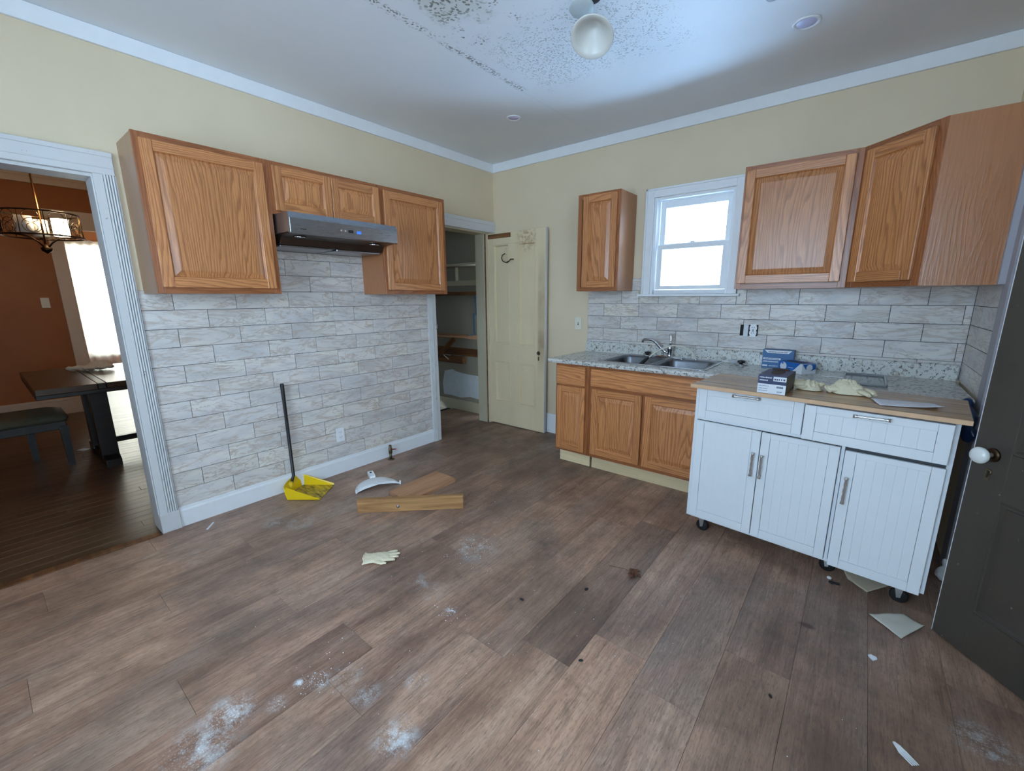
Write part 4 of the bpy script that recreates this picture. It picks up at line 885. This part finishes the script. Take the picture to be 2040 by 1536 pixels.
s = MB(); s.T = Matrix.Translation((-.045, -.03, .085)) @ Q @ Matrix.Translation((0, 0, -.03)) @ Matrix.Rotation(R(18), 4, 'X'); s.lathe([(.004, -.03), (.03, -.028), (.05, -.012), (.056, 0), (.052, .004), (.01, .006)], 28); s.build('canopy', 'grey_metal', t)
s = MB(); c0 = Vector((-.045, -.03, .085))+(Q @ Vector((0, 0, -.055))); hk = Vector((2.0, -1.60, H-.0))-Vector((2.035, -1.63, 2.52))
s.tube([c0, c0+Vector((.004, .01, .03)), hk+Vector((.01, .0, -.04)), hk], .0035, 7, m=0).tube([c0+Vector((.006, 0, 0)), c0+Vector((-.01, .012, .04)), hk+Vector((-.01, .0, -.03)), hk], .003, 7, m=1).build('wires', ['wire_red', 'black'], t)
s = MB(); s.T = Matrix.Translation(hk); s.lathe([(.05, 0), (.05, -.004), (.04, -.006)], 24); s.build('junction_box', 'hole', t)
t = thing('smoke_hole', 'small dark ceiling hole at the top edge beside the recessed light', 'hole', (2.64, -1.08, H)); s = MB(); s.lathe([(.03, 0), (.028, -.0025), (.01, -.003)], 16); s.build('rim', 'old_grey', t)

# ------------------------------------------------------------------ things on the kitchen floor
t = thing('dustpan', 'yellow upright dustpan with long black handle by the tile wall', 'dustpan')
fl, frt = Vector((.339, -2.27)), Vector((.185, -2.078)); bk = Vector((-.78, -.626)); bl, br = fl+bk*.225, frt+bk*.235
def P3(v, z): return (v.x, v.y, z)
s = MB(); s.loft([[P3(fl, .001), P3(frt, .001), P3(br, .003), P3(bl, .003)], [P3(fl, .004), P3(frt, .004), P3(br, .008), P3(bl, .008)]]); s.build('floor_plate', 'yellow_dirty', t)
def wallq(a, b, ha, hb, th, nrm):
    n_ = nrm*th; s = MB(); s.loft([[P3(a, .003), P3(b, .003), P3(b+n_, .003), P3(a+n_, .003)], [P3(a-n_*1.5, ha), P3(b-n_*1.5, hb), P3(b-n_*.2, hb), P3(a-n_*.2, ha)]]); return s
nl = Vector((.626, -.78))
s = wallq(bl, fl, .098, .012, .004, -nl); s.build('side_wall', 'yellow', t); s = wallq(br+bk*.022, frt, .100, .016, .004, nl); s.build('side_wall', 'yellow', t)
nb_ = (bl-br).normalized(); s = MB(); rr_ = []
for i in range(9):
    u = i/8; p = bl.lerp(br, u)+bk*.02*sin(pi*u); rr_.append([P3(p, .004), P3(p+bk*.012, .05), P3(p+bk*.016, .1), P3(p+bk*.012, .1), P3(p-bk*.004, .05), P3(p-bk*.006, .008)])
s.loft(rr_); s.build('back_wall', 'yellow', t)
hb = bl.lerp(br, .42)+bk*.018
s = MB().tube([(hb.x, hb.y, .06), (.048, -2.302, .12), (.047, -2.303, .60), (.046, -2.304, .79), (.046, -2.304, .80)], [.011, .011, .011, .0125, .011], 12); s.build('handle', 'black', t)
s = MB().tube([(hb.x, hb.y, .015), (hb.x, hb.y, .09)], .016, 12); s.build('socket', 'yellow', t)
t = thing('dustpan', 'white half round dustpan lying mouth forward on the floor', 'dustpan', (.506, -1.905, 0), math.atan2(.301, .115))
s = MB(); NU = 24   # dome: local x along the mouth, +y away from the camera side
def dome(u, v):
    a = pi*u; r_ = 1-v
    return (.163*cos(a)*(1-.0*v)*1.0 if v == 0 else .163*cos(a)*r_, .215*sin(a)*r_, .006+.034*(1-(1-v)**2.2) if v > 0 else .002)
rings = []
for v in (0, .12, .3, .55, .8): rings.append([(.163*cos(pi*i/NU)*(1-v), .215*sin(pi*i/NU)*(1-v)+0.0, .002+.040*(1-(1-v)**3)) for i in range(NU+1)])
s.loft(rings, cap0=False, cap1=True, closed=False, smooth=True)
s.bm.verts.ensure_lookup_table(); o = s.build('pan', 'white_plastic', t); mod(o, 'SOLIDIFY', thickness=.003)
MB().box(-.165, -.153, -.008, .004, 0, .03, b=.003).box(.153, .165, -.008, .004, 0, .03, b=.003).loft([[(-.16, -.004, .004), (-.16, .004, .004), (-.16, .004, .012), (-.16, -.004, .012)], [(-.1, -.004, .022), (-.1, .004, .022), (-.1, .004, .03), (-.1, -.004, .03)], [(0, -.004, .036), (0, .004, .036), (0, .004, .045), (0, -.004, .045)], [(.1, -.004, .022), (.1, .004, .022), (.1, .004, .03), (.1, -.004, .03)], [(.16, -.004, .004), (.16, .004, .004), (.16, .004, .012), (.16, -.004, .012)]]).build('lip', 'white_plastic', t)
s = MB(); s.loft([[(.02, .19, .004), (-.02, .19, .004), (-.02, .19, .03), (.02, .19, .03)], [(.024, .25, .012), (-.024, .25, .012), (-.024, .25, .03), (.024, .25, .03)], [(.02, .285, .022), (-.02, .285, .022), (-.02, .285, .036), (.02, .285, .036)]]); h_ = s.build('handle', 'white_plastic', t)
s = MB(); s.T = Matrix.Translation((0, .26, .033)); s.lathe([(.008, -.004), (.008, .003), (.002, .0034)], 12); s.build('hang_hole', 'hole', h_)
t = thing('lumber_offcut', 'weathered stud offcut standing on edge in front of a flat board', 'lumber', (.718, -2.211, 0), math.atan2(.470, .499))
MB().box(0, .69, 0, .038, 0, .092, b=.003).build('stud', 'stud', t)
s = MB(); s.T = Matrix.Translation((.262, 0, .038)) @ Matrix.Rotation(R(90), 4, 'X'); s.lathe([(.011, 0), (.011, .002), (.005, .003), (.005, .008), (.002, .009)], 14); s.build('nail_washer', 'galv', t)
s = MB().prism([(-.116, -.22), (.118, -.24), (.118, .215), (.085, .23), (-.116, .235)], 0, .022, 'z'); tag(s.build('wood_board', 'board', None, (.752, -1.69, 0.0005), R(2)), 'flat raw board lying behind the stud offcut', 'board')
t = thing('gas_valve', 'tarnished gas stub with red handle at the baseboard', 'valve', (.075, -1.49, 0))
MB().tube([(0, 0, 0), (0, 0, .06)], .011, 10).build('pipe', 'brassy', t); s = MB(); s.lathe([(.03, 0), (.028, .004), (.014, .008)], 16); s.build('flange', 'brassy', t)
MB().tube([(0, 0, .055), (0, 0, .06), (0, 0, .10), (0, 0, .105), (0, 0, .13)], [.014, .016, .016, .013, .012], 8).build('valve_body', 'brassy', t); MB().tube([(.0, .012, .088), (.012, .034, .086), (.018, .05, .084)], [.009, .009, .005], 8, flat=.5).build('handle', 'red', t)
sheet('paper_sheet', 'translucent curled paper sheet on the floor by the dark door', 'paper', [(3.331, -1.325, .002), (3.452, -1.231, .002), (3.515, -1.28, .002), (3.435, -1.425, .002)], 'tissue', lambda u, v: .022*max(0, v-.55)**1.2*u+.004*u*(1-u), .004, seed=5)
sheet('paper_sheet', 'brown paper sheet poking out under the cart', 'paper', [(3.22, -.99, .002), (3.25, -1.08, .002), (3.325, -1.148, .002), (3.46, -.95, .002)], 'card', lambda u, v: .014*(1-u)*(1-v), .004, seed=8)
def small(name, label, cat, mb, mat, loc, rz=0): return tag(mb.build(name, mat, None, loc, rz), label, cat)
s = MB(); s.lathe([(.009, 0), (.010, .004), (.007, .008), (.002, .009)], 14); small('bottle_cap', 'tiny white cap on floor under the cart edge', 'cap', s, 'white_plastic', (3.178, -1.125, 0))
small('plastic_clip', 'small black clip on floor beside the white cap', 'clip', MB().box(-.022, .022, -.006, .006, 0, .008, b=.002).box(-.016, -.004, -.012, .012, 0, .006, b=.002), 'black', (3.2, -1.162, 0), R(10))
small('paper_scrap', 'torn white scrap on floor between paper sheet and fork', 'scrap', MB().prism([(-.014, .006), (-.006, .016), (.012, .012), (.014, .0), (.002, -.016), (-.008, -.006)], 0, .004, 'z'), 'paper', (3.343, -1.617, .0005))
t = thing('plastic_fork', 'broken white plastic fork head on the floor', 'fork', (3.394, -1.994, .0005), math.atan2(-.047, .042))
s = MB(); s.loft([[(-.004, -.003, .001), (-.004, .003, .001), (-.004, .003, .004), (-.004, -.003, .004)], [(.010, -.008, .002), (.010, .008, .002), (.010, .008, .005), (.010, -.008, .005)], [(.026, -.0115, .0), (.026, .0115, .0), (.026, .0115, .003), (.026, -.0115, .003)]]); s.build('head', 'white_plastic', t)
for k in range(4): y = -.0098+k*.0065; MB().loft([[(.0255, y-.0022, 0), (.0255, y+.0022, 0), (.0255, y+.0022, .003), (.0255, y-.0022, .003)], [(.068, y-.0016, .004), (.068, y+.0016, .004), (.068, y+.0016, .006), (.068, y-.0016, .006)]]).build('tine', 'white_plastic', t)
t = thing('dry_leaf', 'curled brown dry leaf with long stem on the floor', 'leaf', (2.39, -1.70, .001), R(-20))
s = MB()
for a, ln in ((.1, .055), (1.1, .04), (-.9, .05), (2.2, .026)):
    d_ = Vector((cos(a), sin(a), 0)); n_ = Vector((-sin(a), cos(a), 0))
    s.grid(lambda u, v, d_=d_, n_=n_, ln=ln: d_*ln*u+n_*(v-.5)*.03*sin(pi*(u*.85+.12))+Vector((0, 0, .004+.016*abs(v-.5)*sin(pi*u)+.006*u+.003*sin(9*u+7*v))), 8, 4)
o = s.build('blade', 'leaf', t); mod(o, 'SOLIDIFY', thickness=.0008)
MB().tube([(0, 0, .006), (-.04, -.01, .008), (-.085, -.035, .003), (-.11, -.05, .002)], .0012, 5).build('stem', 'leaf', t)
small('plastic_strip', 'narrow white strip on floor near the dining doorway', 'strip', MB().box(-.045, .045, -.006, .006, 0, .002, b=.0005), 'paper', (.142, -2.866, .0005), R(142))
cr = MB(); rnd = random.Random(3)
def chips(cx, cy, sx, sy, n, smin, smax):
    for _ in range(n):
        x, y = rnd.gauss(cx, sx), rnd.gauss(cy, sy)
        if .58 < x < 1.3 and -2.3 < y < -1.4: continue
        a = rnd.uniform(smin, smax); q = rnd.random()*6
        cr.prism([(x+a*cos(q+k*2.1)*rnd.uniform(.5, 1), y+a*sin(q+k*2.1)*rnd.uniform(.5, 1)) for k in range(3)], .0002, .0002+a*.6, 'z')
for c_ in ((1.597, -2.01, .06, .08, 90, .0012, .0035), (1.86, -2.46, .04, .04, 25, .0015, .004), (1.74, -3.0, .06, .06, 30, .0012, .0035), (1.6, -2.6, .45, .4, 70, .0012, .003), (2.7, -2.0, .35, .35, 45, .0012, .003), (1.3, -1.2, .2, .2, 20, .0015, .004)): chips(*c_)
o = cr.build('paint_chips', 'paper'); tag(o, 'scattered white plaster crumbs across the kitchen floor', 'crumbs', kind='stuff')
for i, (x, y, sz, lab) in enumerate([(2.07, -2.20, .012, 'small black bit on the dark plank right of centre'), (2.46, -2.33, .010, 'round black bit on floor near the centre front'), (2.27, -1.95, .012, 'black sliver on floor left of the dry leaf'), (3.06, -2.05, .009, 'small black bit on floor left of the fork')]):
    small('debris_bit', lab, 'debris', MB().ell((0, 0, sz*.35), sz, sz*.6, sz*.35, n=8), 'black', (x, y, .0003), i*.7)

# ------------------------------------------------------------------ dining room beyond the left doorway
DH = 2.76
wd = MB()
for q in ((-4.55, -4.4, -5.6, -2.735, 0, DH), (-4.55, -4.4, -2.735, -.95, 2.30, DH), (-4.55, -4.4, -.95, -.9, 0, DH), (-4.4, -.15, -5.75, -5.6, 0, DH), (-1.42, -.15, -1.25, -1.12, 0, DH), (-4.4, -1.42, -1.25, -.9, 0, DH), (-.17, -.151, -5.6, -4.06, 0, DH), (-.17, -.151, -4.06, -3.06, 2.01, DH), (-.17, -.151, -3.06, -1.25, 0, DH)): wd.box(*q)
wdo = struct(wd.build('wall_dining', 'orange'), 'terracotta painted walls of the dining room', 'wall')
struct(MB().box(-4.55, -.15, -5.75, -.9, DH, DH+.1).build('ceiling_dining', 'dining_white'), 'pale dining room ceiling', 'ceiling')
struct(MB().box(-4.4, -4.38, -5.6, -.95, DH-.095, DH, b=.004).box(-4.38, -4.365, -5.6, -.95, DH-.03, DH, b=.003).build('trim_7', 'dining_white'), 'pale crown board on the far dining wall', 'trim')
dc = thing('trim_8', 'cream casing of the opening from dining room to far room', 'door casing', kind='structure')
MB().box(-4.4, -4.375, -2.85, -2.735, 0, 2.19, b=.004).build('side_casing', 'dining_white', dc); MB().box(-4.4, -4.372, -2.86, -.94, 2.19, 2.40, b=.004).build('head_casing', 'dining_white', dc); MB().box(-4.55, -4.4, -2.75, -2.72, 0, 2.3).build('jamb', 'dining_white', dc)
struct(MB().box(-4.4, -4.383, -5.6, -2.85, 0, .17, b=.003).box(-4.4, -4.378, -5.6, -2.85, .17, .20, b=.003).build('baseboard_dining', 'dining_white'), 'tall cream baseboard under the terracotta wall', 'baseboard')
dfl = struct(MB().box(-8.7, -.02, -5.75, -.9, -.06, -.012).build('floor_dining', 'hole'), 'dark wood strip floor of the dining room', 'floor')
sw = .085; n = 0; cache = {}
for i in range(int((4.4-.02)/sw)+1):
    x1 = -.02-i*sw; x0 = x1-sw; y = -4.4-((i*.61) % 1.0)
    while y < -1.25:
        a, b = max(y, -4.3), min(y+1.5, -1.25)
        if b-a > .05:
            k = round(b-a, 3)
            if k not in cache: cache[k] = MB().box(.0006, sw-.0006, .0006, k-.0006, -.011, 0, b=.0012).mesh('floor_board', 'dining_floor')
            v = random.uniform(.8, 1.15); inst(cache[k], 'floor_board', dfl, (x0, a, random.uniform(-.0008, 0)), color=(v, v, v, 1))
        y += 1.5
MB().box(-8.6, -4.42, -5.6, -.9, -.011, -.001).build('far_boards', 'dining_floor', dfl)
fw_ = MB()
for q in ((-8.75, -8.6, -5.6, -2.28, 0, 3.0), (-8.75, -8.6, -2.28, -1.0, 2.35, 3.0), (-8.75, -8.6, -2.28, -1.0, 0, .3), (-8.75, -8.6, -1.0, .3, 0, 3.0), (-8.6, -4.55, .2, .3, 0, 3.0), (-8.6, -4.55, -5.7, -5.6, 0, 3.0), (-4.56, -4.5, -.9, .2, 0, 3.0)): fw_.box(*q)
struct(fw_.build('wall_far', 'orange'), 'terracotta walls of the far sitting room', 'wall')
struct(MB().box(-8.75, -4.5, -5.7, .3, 3.0, 3.1).build('ceiling_far', 'dining_white'), 'pale ceiling of the far sitting room', 'ceiling')
struct(MB().box(-8.6, -8.575, -5.6, .2, 2.72, 2.86, b=.004).box(-8.6, -8.57, -5.6, .2, 2.86, 2.88, b=.003).build('trim_9', 'dining_white'), 'cream picture rail in the far room', 'trim')
w3 = thing('window_4', 'bright tall window of the far room behind the doorway', 'window', kind='structure')
MB().box(-8.6, -8.575, -2.38, -2.28, .2, 2.46, b=.004).box(-8.6, -8.575, -1.0, -.9, .2, 2.46, b=.004).box(-8.6, -8.575, -2.28, -1.0, 2.35, 2.46, b=.004).box(-8.62, -8.57, -2.40, -.87, .26, .3, b=.004).build('casing', 'dining_white', w3)
MB().box(-8.70, -8.66, -2.28, -2.22, .3, 2.35).box(-8.70, -8.66, -1.06, -1.0, .3, 2.35).box(-8.70, -8.66, -2.22, -1.06, 2.29, 2.35).box(-8.70, -8.66, -2.22, -1.06, .3, .36).box(-8.70, -8.66, -2.22, -1.06, 1.45, 1.50).build('sash', 'dining_white', w3)
MB().box(-8.682, -8.678, -2.23, -1.05, .34, 2.31).build('pane', 'glass', w3)
s = MB(); s.grid(lambda u, v: (-8.545+.012*sin(u*70)+.006*sin(u*31+v*2), -2.40+u*1.46, .04+v*2.42+(.012*sin(u*60) if v == 1 else 0)), 120, 8); tag(s.build('sheer_curtain', 'curtain'), 'sheer white curtain with gathered top in the far room', 'curtain')
tag(MB().tube([(-8.575, -2.46, 2.44), (-8.575, -.85, 2.44)], .01, 8).build('curtain_rod', 'bronze'), 'thin curtain rod across the far window', 'rod')

t = thing('light_switch', 'cream switch plate on the terracotta dining wall', 'switch', (-4.398, -2.988, 1.34), L90)
MB().box(-.036, .036, -.006, 0, -.06, .06, b=.003).build('cover_plate', 'ivory', t); MB().box(-.004, .004, -.018, -.005, -.004, .012, b=.001).build('toggle', 'ivory', t)
t = thing('dining_table', 'dark trestle dining table with breadboard end', 'table', (-2.1, -2.5, 0))
for a, b, nm, mt in ((-.88, -.545, 'end_board', 'tabletop'), (-.545, -.495, 'cross_strip', 'espresso'), (-.495, .9, 'top_planks', 'tabletop')): MB().box(-.66, .66, a+.001, b-.001, .695, .74, b=.003).build(nm, mt, t)
MB().box(-.66, .66, -.88, .9, .665, .695, b=.003).build('apron', 'espresso', t)
for y in (-.52, .52):
    for x in (-.1, .30): MB().prism([(x-.06, .06), (x+.06, .06), (x+.06, .665), (x-.06, .665)], y-.055, y+.055, 'y').build('post', 'espresso', t)
    MB().prism([(-.34, 0), (-.26, 0), (-.22, .02), (.36, .02), (.39, 0), (.46, 0), (.46, .06), (.38, .085), (-.28, .085), (-.34, .06)], y-.05, y+.05, 'y').build('foot', 'espresso', t)
MB().box(.06, .12, -.47, .47, .12, .17, b=.003).build('stretcher', 'espresso', t)
def bench(loc, label, y0, y1, x0, x1, h, cat='bench', skew=0):
    t = thing('bench' if cat == 'bench' else 'stool', label, cat, loc)
    s = MB(); s.loft([rrect(x0, x1, y0, y1, .04, h-.06), rrect(x0-.012, x1+.012, y0-.012, y1+.012, .05, h-.035), rrect(x0-.006, x1+.006, y0-.006, y1+.006, .06, h-.01), rrect(x0+.05, x1-.05, y0+.05, y1-.05, .06, h+.012)], smooth=True); s.build('cushion', 'cushion', t)
    MB().box(x0+.012, x1-.012, y0+.012, y1-.012, h-.125, h-.058, b=.004).build('apron', 'espresso', t)
    for x in (x0+.03, x1-.03):
        for y in (y0+.03, (y1-.03 if x > x0+.1 or not skew else y1-skew)): MB().loft([[(x-.02, y-.02, 0), (x+.02, y-.02, 0), (x+.02, y+.02, 0), (x-.02, y+.02, 0)], [(x-.028, y-.028, h-.1), (x+.028, y-.028, h-.1), (x+.028, y+.028, h-.1), (x-.028, y+.028, h-.1)]]).build('leg', 'espresso', t)
bench((0, 0, 0), 'dark bench with olive padded seat beside the dining table', -4.25, -3.21, -2.42, -1.96, .445, skew=.21)
bench((-2.75, -2.42, 0), 'dark stool partly hidden behind the doorway casing', -.2, .2, -.2, .2, .45, 'stool')
def cloth(s):
    s.ell((0, 0, .02), .16, .07, .022); s.ell((.05, .04, .04), .09, .06, .035); s.ell((-.1, -.02, .02), .08, .04, .02)
blob('cloth', 'crumpled cream cloth lying on the dining table', 'cloth', (-2.35, -2.95, .748), R(60), cloth, .008, 'tissue', .03, .04, 2)
blob('cloth', 'white cloth heap on the floor behind the bench', 'cloth', (-3.95, -3.75, .01), 0, lambda s: (s.ell((0, 0, .04), .16, .2, .05), s.ell((.03, .08, .07), .08, .1, .04)), .012, 'paper', .04, .06, 2)
small('paper_scrap', 'white paper scrap by the dining table foot', 'scrap', MB().box(-.04, .04, -.03, .03, 0, .003, b=.0006), 'paper', (-2.42, -3.12, .0), .5)

t = thing('chandelier', 'bronze drum chandelier with scrollwork and one lit shade', 'chandelier', (-2.0, -3.10, 0)); RD = .22; zl, zh = 1.862, 2.035
circ = lambda r, z, n_=40: [(r*cos(2*pi*k/n_), r*sin(2*pi*k/n_), z) for k in range(n_)]
MB().ring(circ(RD, zh), .006, 7).build('top_ring', 'bronze', t); MB().ring(circ(RD+.01, zl), .006, 7).build('bottom_ring', 'bronze', t)
for i in range(10):
    s = MB(); a0 = 2*pi*i/10; s.tube([(RD*cos(a0), RD*sin(a0), zh), ((RD+.01)*cos(a0), (RD+.01)*sin(a0), zl)], .003, 5)
    for rr, zz in ((.052, .06), (.03, .045), (.045, .125)): s.ring([((RD+.004)*cos(a0+.31+rr*cos(q)/RD), (RD+.004)*sin(a0+.31+rr*cos(q)/RD), zl+zz+rr*sin(q)) for q in [2*pi*k/20 for k in range(20)]], .0022, 5)
    s.build('scrollwork', 'bronze', t)
MB().tube([(0, 0, 1.80), (0, 0, DH)], .006, 8).build('rod', 'rod', t); s = MB(); s.T = Matrix.Translation((0, 0, DH)); s.lathe([(.06, 0), (.058, -.012), (.03, -.025), (.008, -.03)], 24); s.build('ceiling_canopy', 'bronze', t)
s = MB(); s.T = Matrix.Translation((0, 0, 1.765)); s.lathe([(.004, -.03), (.012, -.022), (.03, -.01), (.034, .012), (.02, .022), (.012, .04)], 16); s.build('hub', 'bronze', t)
for i, a0 in enumerate((1.05, 3.15, 5.25)):
    ca, sa = cos(a0), sin(a0)
    MB().tube([(.015*ca, .015*sa, 1.785), (.045*ca, .045*sa, 1.82), (.09*ca, .09*sa, 1.852), (.13*ca, .13*sa, 1.86), ((RD+.01)*ca, (RD+.01)*sa, 1.862)], .006, 7).build('arm', 'bronze', t)
    s = MB(); s.T = Matrix.Translation((.115*ca, .115*sa, 1.87)); s.lathe([(.05, 0), (.05, .13), (.047, .13), (.047, .004), (.004, .004)], 22); s.build('glass_shade', 'bulb' if i == 0 else 'shade', t)
pl = bpy.data.lights.new('chandelier_bulb', 'POINT'); pl.energy = 22; pl.color = (1.0, .72, .42); pl.shadow_soft_size = .05; po = bpy.data.objects.new('chandelier_bulb', pl); COL.objects.link(po); po.location = (-2.0+.115*cos(1.05), -3.10+.115*sin(1.05), 2.06)
